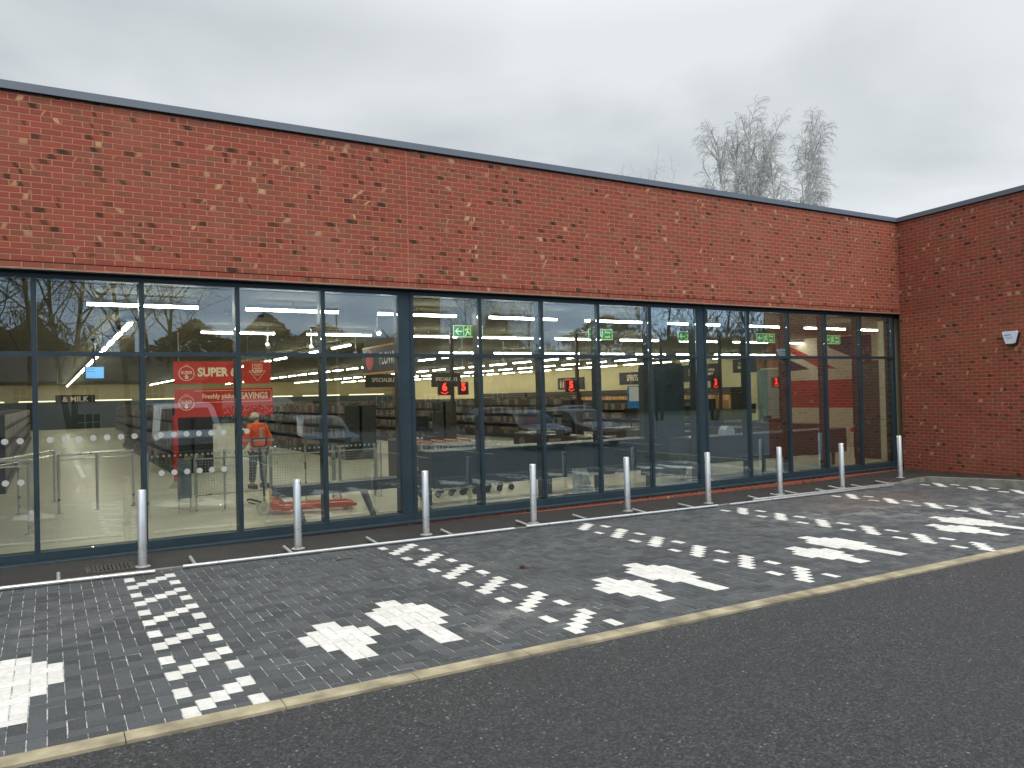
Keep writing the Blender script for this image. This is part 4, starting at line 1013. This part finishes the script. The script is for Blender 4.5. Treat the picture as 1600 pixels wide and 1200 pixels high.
b = MB(); b.box(-.012, .012, .19, .212, 1.47, 1.50); b.box(-.045, -.02, .185, .19, 1.505, 1.512); b.box(.02, .045, .185, .19, 1.505, 1.512); b.box(-.02, .02, .183, .189, 1.445, 1.45)
b.build('face', SKIN_, pr_)

# flag mural on a partition
FR = mat('mural_red', (.36, .03, .018), .6, var=.12, scale=1); FB = mat('mural_blue', (.018, .02, .07), .6); FWm = mat('mural_white', (.55, .48, .38), .65)
o = tag(empty('flag_mural', (4.0, 0.5, FZ)), 'partition wall painted with a large red white and blue flag', 'mural')
MB().box(0, .12, 0, 6.05, 0, CZ - FZ).build('wall', FWm, o)
# local y = world Y-0.5, z = world Z-0.03; flag centre near world Y 2.6, Z 1.72
def mp(poly, m, dx, name): MB().prism([(y - .5, z - FZ) for y, z in poly], 'x', -dx, -dx + .003).build(name, m, o)
mp([(6.54, 1.245), (.52, 1.245), (.52, 2.13), (6.54, 2.13)], FR, .004, 'red_cross_bar')
mp([(6.52, 2.456), (5.736, 2.49), (6.52, 2.84)], FB, .004, 'blue_field')
mp([(5.32, 2.494), (4.71, 2.47), (6.45, 3.26), (6.53, 3.29), (6.53, 3.10)], FR, .004, 'red_diagonal')
mp([(5.15, 3.46), (4.99, 3.151), (4.195, 2.824), (3.5, 2.6), (3.5, 3.46)], FB, .004, 'blue_field')
o = tag(empty('inner_column', (.50, .69, FZ)), 'cream square column at the right end of the window', 'column')
MB().bbox(0, .26, 0, .22, 0, CZ - FZ, .008).build('shaft', mat('cream_column', (.62, .6, .46), .7), o); MB().box(-.006, -.001, 0.01, .21, 1.02, 1.03).build('joint', DGREY, o)
o = tag(empty('inner_door', (.95, 1.05, FZ)), 'tall dark grey door beside the cream column', 'door')
MB().box(0, .06, .10, .85, 0, 2.46).build('leaf', DGREY, o); MB().box(-.02, .08, .02, .93, 2.46, 2.53).box(-.02, .08, .02, .095, 0, 2.459).box(-.02, .08, .855, .93, 0, 2.459).build('frame', BLACKP, o); MB().tube((-.05, .78, 1.0), (-.05, .78, 1.25), .012, n=8).build('handle', STEEL, o)
o = tag(empty('green_door', (11.36, 14.5, FZ), -PI / 2), 'tall grey green door with brown surround beside the flag mural', 'door')
MB().box(0, 1.5, -.03, .02, 0, 2.75).build('leaf', mat('grey_green', (.16, .21, .20), .5), o); MB().box(1.5, 1.9, -.05, .02, 0, 3.3).build('frame', BROWN, o); MB().box(0, 1.4, -.04, .02, 2.8, 3.4).build('picture', mat('brown_picture', (.2, .09, .05), .6, var=.5, scale=3), o)
# red stools
STR = mat('stool_red', (.65, .02, .03), .45)
sp_ = None
for k, (x, y) in enumerate(((0.35, 2.6), (1.0, 1.9), (-.55, 2.9))):
    if sp_ is None:
        sp_ = empty('stool', (x, y, FZ)); MB().lathe([(.17, .68), (.19, .70), (.19, .75), (.16, .78)], 20).build('seat', STR, sp_, smooth=True)
        for a in range(4):
            c_, s_ = math.cos(a * PI / 2 + .7), math.sin(a * PI / 2 + .7); MB().tube((.1 * c_, .1 * s_, .69), (.22 * c_, .22 * s_, 0), .014, n=8).build('leg', STEEL, sp_)
        oo = sp_
    else: oo = copy_tree(sp_); oo.location = (x, y, FZ)
    tag(oo, ('red topped stool with steel legs nearest the cream column' if k == 1 else 'red topped stool with steel legs between the last two mullions' if k == 0 else 'red topped stool left of the last two mullions'), 'stool', 'red stools')
# shelves along the right wall
WINE = goods_mat('wine_rows', [(.45, .22, .07), (.55, .33, .12), (.30, .14, .05), (.5, .28, .1)], 9, 2.2)
for k in range(4):
    y0 = 40 - k * 6.2
    o = tag(empty('wall_shelf', (10.6, y0 - 6.0, FZ)), ['wooden wall shelf run nearest the red picture', 'wooden wall shelf run between the red picture and the spirits sign', 'wooden wall shelf run below the spirits sign', 'wooden wall shelf run below the beers sign'][k], 'shelf')
    MB().box(0, .75, 0, 6.0, 0, 1.68).build('carcass', BROWN, o); MB().box(-.01, .0, .1, 5.9, .95, 1.62).build('goods', WINE, o)
    MB().box(-.05, .75, 0, 6.0, 1.70, 1.97).build('canopy', mat('shelf_canopy', (.05, .035, .03), .5), o)
# gondola shelving
GOODS = goods_mat('shelf_goods', [(.10, .04, .03), (.18, .15, .10), (.05, .06, .09), (.25, .2, .13), (.12, .02, .02), (.04, .04, .04), (.22, .22, .22)], 4, 3.0, 0.8)
for k, (x, y0, y1, h, lab) in enumerate(((-14.0, 11, 27, 1.75, 'long dark shelving run behind the red banners'), (-9.0, 12, 28, 1.65, 'long dark shelving run behind the mesh panels'), (-4.2, 16, 30, 1.65, 'long dark shelving run behind the first red till number'),
                                         (0.4, 14, 30, 1.6, 'long dark shelving run behind the middle tills'), (5.6, 12, 30, 1.5, 'long dark shelving run nearest the wine wall'), (-18.6, 9, 40, 1.7, 'long dark shelving run at the far left'),
                                         (-12.5, 32, 54, 1.8, 'far dark shelving run down the left aisle'), (-3.5, 34, 55, 1.8, 'far dark shelving run beyond the middle tills'))):
    o = tag(empty('shelving', (x, y0, FZ)), lab, 'shelving')
    MB().box(-.5, .5, 0, y1 - y0, 0, .15).box(-.04, .04, 0, y1 - y0, .15, h).box(-.5, .5, 0, .05, .15, h).build('frame', BLACKP, o)
    for z in (.17, .62, 1.05, 1.42):
        if z < h - .15: MB().box(-.48, .48, .06, y1 - y0, z - .02, z).build('shelf', BLACKP, o); MB().box(-.44, -.05, .1, y1 - y0 - .1, z, z + .30).box(.05, .44, .1, y1 - y0 - .1, z, z + .27).build('goods', GOODS, o)
o = tag(empty('chiller', (-25, 58.5, FZ)), 'long lit chiller cabinet across the back of the shop', 'chiller')
MB().box(0, 36, 0, 1.2, 0, 2.1).build('carcass', DGREY, o)
for k in range(8): MB().box(1.5 + k * 4.3, 4.9 + k * 4.3, -.05, -.01, 2.15, 2.23).build('strip_light', mat('strip_light', (.9, .9, .8), .5, emit=(1, .9, .6), estr=1.6), o)

# ------------------------------------------------------------------ trees
def tree(name, loc, h, lab, seed, bark, spread=.32, trunks=1, levels=4, droop=.5, group=None, twig=.010, nk=(5, 6, 5, 4), base_r=None, start=.3, cat='tree', l1=.5, ln=.16):
    random.seed(seed)
    o = tag(empty(name, loc), lab, cat, group)
    TB, BB = MB(), MB()
    def grow(p, d, L, r, lv):
        seg = 4 if lv < 2 else 3; pts = [Vector(p)]; dd = Vector(d).normalized()
        for s_ in range(seg):
            j = Vector((random.gauss(0, 1), random.gauss(0, 1), random.gauss(0, .6))) * (.05 if lv == 0 else .13)
            gz = (.10 if lv < 2 else -droop * (s_ + 1) / seg * (0.55 if lv == 2 else 1.0))
            dd = (dd + j + Vector((0, 0, gz))).normalized(); pts.append(pts[-1] + dd * (L / seg))
        for i, (a, b_) in enumerate(zip(pts, pts[1:])):
            ra = r * (1 - .8 * i / seg); rb = r * (1 - .8 * (i + 1) / seg)
            (TB if lv == 0 else BB).tube(a, b_, max(ra, twig), max(rb, twig * .8), n=(9 if lv == 0 else 5 if lv == 1 else 3), cap=False)
        if lv >= levels - 1: return
        n_ = nk[min(lv, len(nk) - 1)] + (4 if lv == 0 else 0)
        for c_ in range(n_):
            t_ = (start if lv == 0 else .15) + (1 - (start if lv == 0 else .15)) * (c_ + random.random() * .7) / n_
            k_ = min(seg - 1, int(t_ * seg)); q = pts[k_].lerp(pts[k_ + 1], t_ * seg - k_)
            ax = (pts[k_ + 1] - pts[k_]).normalized(); o1 = ax.orthogonal().normalized(); phi = random.random() * 2 * PI
            side = o1 * math.cos(phi) + ax.cross(o1) * math.sin(phi)
            nd = ax * (1 - spread * (1.0 if lv else 1.1)) + side * (spread * 1.6 if lv else spread * 1.2)
            grow(q, nd, L * (l1 if lv == 0 else .50) * (1.15 - .55 * t_) * random.uniform(.8, 1.15), max(r * .42 * (1.1 - .5 * t_), twig), lv + 1)
    for t_ in range(trunks):
        a = 2 * PI * t_ / trunks + 1
        lean = Vector((math.cos(a) * (ln if trunks > 1 else .02), math.sin(a) * (ln if trunks > 1 else .02), 1))
        grow((math.cos(a) * .15 * (trunks > 1), math.sin(a) * .15 * (trunks > 1), 0), lean, h * random.uniform(.92, 1.0), (base_r or h * .011), 0)
    TB.build('trunk', bark, o, smooth=True); BB.build('branches', bark, o)
    return o
BIRCH = mat('birch_bark', (.50, .50, .48), .8, var=.25, scale=3)
DBARK = mat('dark_bark', (.05, .045, .035), .9, var=.3)
tree('birch_tree', (20.9, 24.6, -.3), 18.6, 'bare pale birch tree rising behind the roof, the taller and fuller of two', 11, BIRCH, trunks=4, levels=4, droop=.75, nk=(17, 12, 8), twig=.0075, start=.5, spread=.30, l1=.185, ln=.045, group='bare birches behind the shop')
tree('birch_tree', (23.2, 22.5, -.3), 18.2, 'bare pale birch tree rising behind the roof, the slimmer right hand one', 23, BIRCH, trunks=3, levels=4, droop=1.0, nk=(17, 12, 8), twig=.0075, start=.5, spread=.30, l1=.18, ln=.032, group='bare birches behind the shop')
tree('bare_tree', (23.0, 34.7, -.3), 16.4, 'top twigs of a distant bare tree just showing left of the birches', 5, BIRCH, trunks=1, levels=4, nk=(9, 7, 5), start=.5, twig=.008)
tree('bare_tree', (47, 37, -.3), 15.2, 'tip of a distant bare tree just above the roof corner', 6, BIRCH, trunks=1, levels=3, nk=(6, 5, 4), start=.5, twig=.008)

# trees across the car park behind the viewer, seen mirrored in the glass
k = 0
for (x, y, h, trk, sd) in ((-21.5, -46, 17, 2, 31), (-18.2, -41, 16, 1, 32), (-16.0, -44, 18, 2, 33), (-13.0, -41, 17, 1, 34), (-10.4, -48, 16, 2, 35), (10.5, -43, 10.5, 1, 36), (17, -45, 11, 2, 37), (24.5, -36, 12.5, 2, 38), (27.5, -33, 14, 2, 39), (30.5, -31, 15, 1, 40), (35, -34, 15, 2, 41), (-24.5, -38, 15, 2, 42)):
    tree('bare_tree', (x, y, g(x) - .1), h, 'bare dark tree across the car park, mirrored in the window glass', sd, DBARK, trunks=trk, levels=4, droop=.1, nk=(9, 6, 5), twig=.014, start=.3, spread=.42, group='bare dark trees across the car park'); k += 1
def evergreen(loc, h, r, sd, lab, cone=True):
    random.seed(sd); o = tag(empty('evergreen_tree', loc), lab, 'tree', 'dark evergreens across the car park')
    MB().tube((0, 0, 0), (0, 0, h * .9), h * .018, h * .004, n=8).build('trunk', DBARK, o)
    b = MB()
    for i in range(3200):
        t_ = random.random() ** .8; z = h * (.12 + .88 * t_); rr = r * ((1 - t_) ** .75 if cone else math.sin(PI * min(1, .15 + .85 * t_)) ** .6) * (1 + .25 * math.sin(z * 2.1) + .18 * math.sin(7 * random.random()))
        a = random.random() * 2 * PI; q = rr * math.sqrt(random.uniform(.25, 1)); c_ = Vector((q * math.cos(a), q * math.sin(a), z - .2 * q))
        u_ = Vector((random.gauss(0, 1), random.gauss(0, 1), random.gauss(0, .5))).normalized() * random.uniform(.18, .42); w_ = u_.orthogonal().normalized() * random.uniform(.1, .2)
        b.add([c_ - u_, c_ - w_, c_ + u_, c_ + w_], [(0, 1, 2, 3)])
    b.build('crown', mat('evergreen_needles', (.022, .035, .016), .8, var=.5, scale=.6), o)
evergreen((-2.7, -50, -.3), 8.8, 3.6, 51, 'tall dark evergreen across the car park behind the long white van', False)
evergreen((1.2, -48, -.3), 8.0, 4.5, 52, 'broad dark evergreen across the car park', False)
evergreen((5.5, -50, -.3), 6.6, 4.0, 53, 'low broad dark evergreen across the car park', False)
evergreen((20, -54, -.3), 10, 5.5, 54, 'pointed dark evergreen beside the brick house', True)
evergreen((38, -60, -.3), 11, 7, 55, 'wide dark evergreen far across the car park', False)
evergreen((-7.6, -52, -.3), 8.4, 4, 56, 'dark evergreen left of the long white van', False)
WOODS = mat('winter_woodland', (.035, .030, .020), .9, var=.5, scale=.25)
random.seed(9); b = MB()
def wtop(x): return 5.6 + 6.5 * math.exp(-((x + 30) / 17) ** 4) + 2.5 / (1 + math.exp(-(x - 36) / 3)) + 1.6 * math.sin(x * .11) + 1.1 * math.sin(x * .37 + 1) + .7 * math.sin(x * 1.3) + .4 * math.sin(x * 3.1) + max(0, (x - 30) * .05)
def wy(x): return -72 + max(0, x - 30) * .42
n = 240; v = []
for i in range(n + 1):
    x = -95 + 260 * i / n
    for dy, f_ in ((2.5, 0), (2.2, .6), (1.2, .92), (0, 1.0), (-3, .9), (-5, 0)): v.append((x, wy(x) + dy + random.uniform(-.4, .4), -1 + (wtop(x) - .6 + random.uniform(-.4, .4) + 1) * f_))
k = len(b.v); b.v += v
for i in range(n):
    for q in range(5): b.f.append((k + i * 6 + q, k + (i + 1) * 6 + q, k + (i + 1) * 6 + q + 1, k + i * 6 + q + 1)); b.m.append(0)
for i in range(26000):
    x = -95 + 260 * random.random(); z = wtop(x) * (1.02 - .75 * random.random() ** 1.7) + random.uniform(-.3, 1.1) * random.random()
    c_ = Vector((x, wy(x) + random.uniform(-1.5, 3.2), z)); u_ = Vector((random.gauss(0, .35), random.gauss(0, .35), random.gauss(0, 1))).normalized() * random.uniform(.2, .75); w_ = u_.orthogonal().normalized() * random.uniform(.03, .10)
    b.add([c_ - u_, c_ - w_, c_ + u_, c_ + w_], [(0, 1, 2, 3)])
tag(b.build('far_woodland', WOODS), 'dark winter woodland closing the far side of the car park', 'woodland', kind='stuff')
HEDGE = mat('hedge_leaves', (.03, .055, .012), .85, var=.5, scale=3)
random.seed(3); b = MB()
for i in range(5000):
    c_ = Vector((random.uniform(-9, 14), random.uniform(-36.4, -35), random.uniform(-.2, 1.55 + .12 * math.sin(i))));  u_ = Vector((random.gauss(0, 1), random.gauss(0, 1), random.gauss(0, 1))).normalized() * .10; w_ = u_.orthogonal().normalized() * .07
    b.add([c_ - u_, c_ - w_, c_ + u_, c_ + w_], [(0, 1, 2, 3)])
tag(b.build('hedge', HEDGE), 'clipped green hedge along the far side of the car park', 'hedge')

# ------------------------------------------------------------------ houses opposite
RF = mat('slate_roof', (.05, .05, .055), .7, var=.3, scale=6); REND = mat('white_render', (.62, .60, .55), .8, var=.08)
def house(name, x0, x1, y1, dep, h, rise, wall, lab, wins, chim=True):
    o = tag(empty(name, (x0, y1, -.35)), lab, 'house'); w_ = x1 - x0
    b = MB(); b.box(0, w_, -dep, 0, 0, h); b.prism([(-dep, h), (0, h), (-dep / 2, h + rise)], 'x', 0.0, w_); b.build('wall', wall, o)
    r_ = MB().prism([(.35, h - .25), (-dep / 2, h + rise + .12), (-dep - .35, h - .25), (-dep - .35, h - .10), (-dep / 2, h + rise + .32), (.35, h - .10)], 'x', -.3, w_ + .3).build('roof', RF, o)
    if chim: MB().box(w_ * .7, w_ * .7 + .9, -dep / 2 - .3, -dep / 2 + .4, h + rise - .6, h + rise + 1.5).build('chimney', BRICK, r_)
    for (cx, cz, ww, wh) in wins:
        f_ = MB().box(cx - ww / 2, cx + ww / 2, .0, .05, cz - wh / 2, cz + wh / 2).build('window', WHITEP, o)
        nn = 3
        bb = MB()
        for q in range(nn):
            for r2__ in range(2): bb.box(cx - ww / 2 + .06 + q * (ww - .06) / nn, cx - ww / 2 + (q + 1) * (ww - .06) / nn, .051, .056, cz - wh / 2 + .06 + r2__ * (wh - .06) / 2, cz - wh / 2 + (r2__ + 1) * (wh - .06) / 2)
        bb.build('pane', BLACKP, f_)
    return o
house('house', -24, -8.0, -46.5, 8, 3.9, 1.7, REND, 'white rendered house with small paned windows across the car park', [(2, 2.9, 1.3, 1.1), (5.4, 2.9, 1.3, 1.1), (9, 2.9, 1.3, 1.1), (13, 2.9, 1.3, 1.1), (3, 1.1, 1.4, 1.2), (9, 1.1, 1.4, 1.2)])
o = house('public_house', 2.5, 19, -44, 9, 4.2, 2.6, mat('dark_brick', (.10, .055, .04), .85, var=.3), 'dark brick public house with a tall chimney and a lettered fascia', [(2, 1.7, 1.4, 1.4), (6, 1.7, 1.4, 1.4), (12, 1.7, 1.4, 1.4)])
MB().box(5.6, 8.4, -4.9, -3.4, 6.2, 10.6).build('chimney', mat('dark_brick', (.10, .055, .04), .85), o)
text('OF AMERSHAM', .62, WHITEP, 'lettering', o, (9.2, .06, 3.5), rot=(PI / 2, 0, PI), bold=.0)

# ------------------------------------------------------------------ street lamp
o = tag(empty('street_lamp', (-2.9, -32.4, -.2)), 'tall grey car park lamp with a flat head', 'lamp post')
MB().tube((0, 0, 0), (0, 0, 7.2), .09, .05, n=10).build('pole', STEEL_D, o, smooth=True); MB().box(-.9, .05, -.14, .14, 7.15, 7.28).build('lamp_head', GREYP, o)

# ------------------------------------------------------------------ vehicles
VG = mat('vehicle_glass', (.012, .016, .018), .06, var=.05); TYRE = mat('tyre_rubber', (.018, .018, .018), .85); CHROME = mat('chrome', (.75, .75, .77), .12, metal=1); HLAMP = mat('headlamp', (.55, .58, .6), .12, var=.3, scale=20)
def wheel(o, x, y, r, sgn):
    w_ = MB().tube((x - sgn * .11, y, r), (x + sgn * .11, y, r), r, n=26).build('wheel', TYRE, o, smooth=True)
    MB().tube((x + sgn * .105, y, r), (x + sgn * .118, y, r), r * .62, n=20).build('rim', STEEL_D, w_)
def vehicle(name, loc, rz, prof, W, paint, lab, cat, glass, wheels, taper=.86, zt=1.0, beltz=1.0, plate=None, bumper=BLACKP, group=None):
    """prof: closed side outline (y towards the front negative, z); upper parts narrow above the belt line"""
    o = tag(empty(name, loc, rz), lab, cat, group)
    def wx(z): return W / 2 * (1 if z <= beltz else 1 - (1 - taper) * (z - beltz) / (zt - beltz))
    n = len(prof)
    vs_ = []
    for s_ in (-1, -.86, .86, 1):
        for y, z in prof:
            k_ = 1 if abs(s_) < .9 else 0
            yy = y if k_ else y * .965; zz = z if k_ else (z - .05 if z > beltz * .9 else z)
            vs_.append((s_ * wx(z), yy, zz))
    fs = [tuple(range(n)), tuple(range(4 * n - 1, 3 * n - 1, -1))]
    for c_ in range(3):
        for i in range(n): fs.append((c_ * n + i, (c_ + 1) * n + i, (c_ + 1) * n + (i + 1) % n, c_ * n + (i + 1) % n))
    MB().add(vs_, fs).build('body', paint, o, smooth=True)
    for nm, quad in glass:       # quads given as (sx,y,z) with sx in half widths; pushed out by 6 mm
        pts = []
        for sx, y, z in quad: pts.append(Vector((sx * wx(z), y, z)))
        nrm = (pts[1] - pts[0]).cross(pts[2] - pts[0]).normalized(); cen = sum(pts, Vector()) / len(pts)
        if nrm.dot(cen - Vector((0, 0, zt * .55))) < 0: nrm = -nrm
        b = MB(); m_ = len(pts)
        b.add([p + nrm * .012 for p in pts] + [p - nrm * .03 for p in pts], [tuple(range(m_)), tuple(range(2 * m_ - 1, m_ - 1, -1))] + [(i, i + m_, (i + 1) % m_ + m_, (i + 1) % m_) for i in range(m_)])
        b.build(nm, VG, o)
    for (y, r) in wheels:
        for s_ in (-1, 1): wheel(o, s_ * (W / 2 - .10), y, r, s_)
    return o
VANP = mat('van_pale_blue', (.33, .40, .47), .25, var=.03, coat=.5)
# front at y=-2.45 (local), nose towards -y; turned so that the nose faces the shop
vp = [(-2.45, .28), (-2.47, .62), (-2.42, .98), (-1.62, 1.16), (-.98, 1.84), (-.6, 1.95), (2.3, 1.97), (2.42, 1.85), (2.45, .4), (2.4, .28)]
van = vehicle('camper_van', (-13.85, -14.1, g(-13.85)), PI, vp, 1.92, VANP, 'pale blue camper van parked nose towards the shop, mirrored in the window glass', 'van',
    [('windscreen', [(-.80, -1.60, 1.19), (.80, -1.60, 1.19), (.74, -1.03, 1.79), (-.74, -1.03, 1.79)]), ('side_window', [(1.0, -1.35, 1.15), (1.0, -.2, 1.15), (1.0, -.2, 1.72), (1.0, -.92, 1.72)]), ('side_window', [(-1.0, -1.35, 1.15), (-1.0, -.2, 1.15), (-1.0, -.2, 1.72), (-1.0, -.92, 1.72)]),
     ('side_window', [(1.0, .0, 1.15), (1.0, 1.9, 1.15), (1.0, 1.9, 1.72), (1.0, .0, 1.72)]), ('side_window', [(-1.0, .0, 1.15), (-1.0, 1.9, 1.15), (-1.0, 1.9, 1.72), (-1.0, .0, 1.72)])], [(-1.55, .33), (1.5, .33)], .84, 1.95, 1.05)
MB().box(-.90, .90, -2.53, -2.44, .30, .60).build('bumper', BLACKP, van)
MB().box(-.62, .62, -2.49, -2.455, .64, .80).build('grille', BLACKP, van)
b = MB(); b.box(-.62, .62, -2.50, -2.485, .765, .775); b.box(-.62, .62, -2.50, -2.485, .70, .71); b.build('chrome_bar', CHROME, van)
for s_ in (-1, 1):
    MB().prism([(s_ * .60, .68), (s_ * .90, .72), (s_ * .88, .90), (s_ * .62, .84)], 'y', -2.475, -2.40).build('headlight', HLAMP, van)
    m_ = MB().bbox(s_ * 1.05 - .09, s_ * 1.05 + .09, -1.32, -1.20, 1.12, 1.42, .02).build('mirror', VANP, van); MB().tube((s_ * .92, -1.25, 1.15), (s_ * 1.02, -1.25, 1.18), .02).build('bracket', BLACKP, m_)
MB().box(-.26, .26, -2.545, -2.532, .40, .51).build('number_plate', mat('plate_yellow', (.75, .62, .35), .5), van)
WV = mat('van_white', (.68, .69, .70), .3, var=.03, coat=.4)
vp2 = [(-2.75, .30), (-2.78, .75), (-2.65, 1.08), (-1.95, 1.22), (-1.35, 2.05), (-1.0, 2.20), (2.7, 2.25), (2.78, 2.1), (2.8, .45), (2.75, .30)]
vehicle('white_van', (-5.3, -39.4, g(-5)), math.radians(62), vp2, 1.95, WV, 'long white van parked far across the car park', 'van',
    [('windscreen', [(-.8, -1.93, 1.25), (.8, -1.93, 1.25), (.74, -1.38, 2.0), (-.74, -1.38, 2.0)]), ('side_window', [(1.0, -1.7, 1.2), (1.0, -.8, 1.2), (1.0, -.8, 1.8), (1.0, -1.3, 1.8)]), ('side_window', [(-1.0, -1.7, 1.2), (-1.0, -.8, 1.2), (-1.0, -.8, 1.8), (-1.0, -1.3, 1.8)])], [(-1.85, .35), (1.75, .35)], .88, 2.25, 1.15)
cp = [(-2.05, .25), (-2.12, .55), (-1.98, .78), (-1.05, .95), (-.45, 1.38), (.2, 1.47), (1.2, 1.42), (1.85, 1.05), (2.08, .95), (2.12, .50), (2.05, .25)]
gl = [('windscreen', [(-.8, -1.02, .97), (.8, -1.02, .97), (.72, -.48, 1.36), (-.72, -.48, 1.36)]), ('rear_window', [(-.75, 1.8, 1.08), (.75, 1.8, 1.08), (.7, 1.25, 1.38), (-.7, 1.25, 1.38)]),
      ('side_window', [(1.0, -.75, .98), (1.0, 1.6, .98), (1.0, 1.15, 1.34), (1.0, -.3, 1.34)]), ('side_window', [(-1.0, -.75, .98), (-1.0, 1.6, .98), (-1.0, 1.15, 1.34), (-1.0, -.3, 1.34)])]
for (x, y, rz, colr, nm_, lab) in ((-9.6, -14.4, PI, (.02, .035, .045), 'car_paint_teal', 'dark teal hatchback parked beside the camper van'), (-1.3, -14.6, PI, (.03, .032, .036), 'car_paint_grey', 'dark grey hatchback parked facing the shop opposite the middle bay'),
                              (1.6, -15.0, PI, (.06, .065, .07), 'car_paint_silver', 'mid grey hatchback parked facing the shop near the side wall'), (4.5, -27, PI / 2, (.012, .012, .014), 'car_paint_black', 'black hatchback parked side on in the middle of the car park'), (10.5, -27.5, PI / 2, (.2, .2, .21), 'car_paint_light', 'light grey hatchback parked side on in the middle of the car park')):
    c_ = vehicle('parked_car', (x, y, g(x)), rz, cp, 1.78, mat(nm_, colr, .22, var=.03, coat=.6), lab, 'car', gl, [(-1.3, .31), (1.28, .31)], .80, 1.47, .95)
    for s_ in (-1, 1):
        MB().prism([(s_ * .50, .62), (s_ * .80, .66), (s_ * .78, .78), (s_ * .55, .74)], 'y', -2.13, -1.98).build('headlight', HLAMP, c_)
        MB().bbox(s_ * .98 - .08, s_ * .98 + .08, -.78, -.68, .95, 1.09, .015).build('mirror', MATS[nm_], c_)
    MB().box(-.45, .45, -2.15, -2.08, .42, .56).build('grille', BLACKP, c_); MB().box(-.26, .26, -2.165, -2.151, .34, .44).build('number_plate', WHITEP, c_)
# parking lines on the far tarmac
b = MB()
for k in range(12):
    x = -24 + k * 2.5; b.box(x - .05, x + .05, -17.2, -12.2, g(x) + .002, g(x) + .006)
tag(b.build('parking_lines', mat('line_paint', (.7, .7, .68), .7, var=.2, scale=8)), kind='structure')
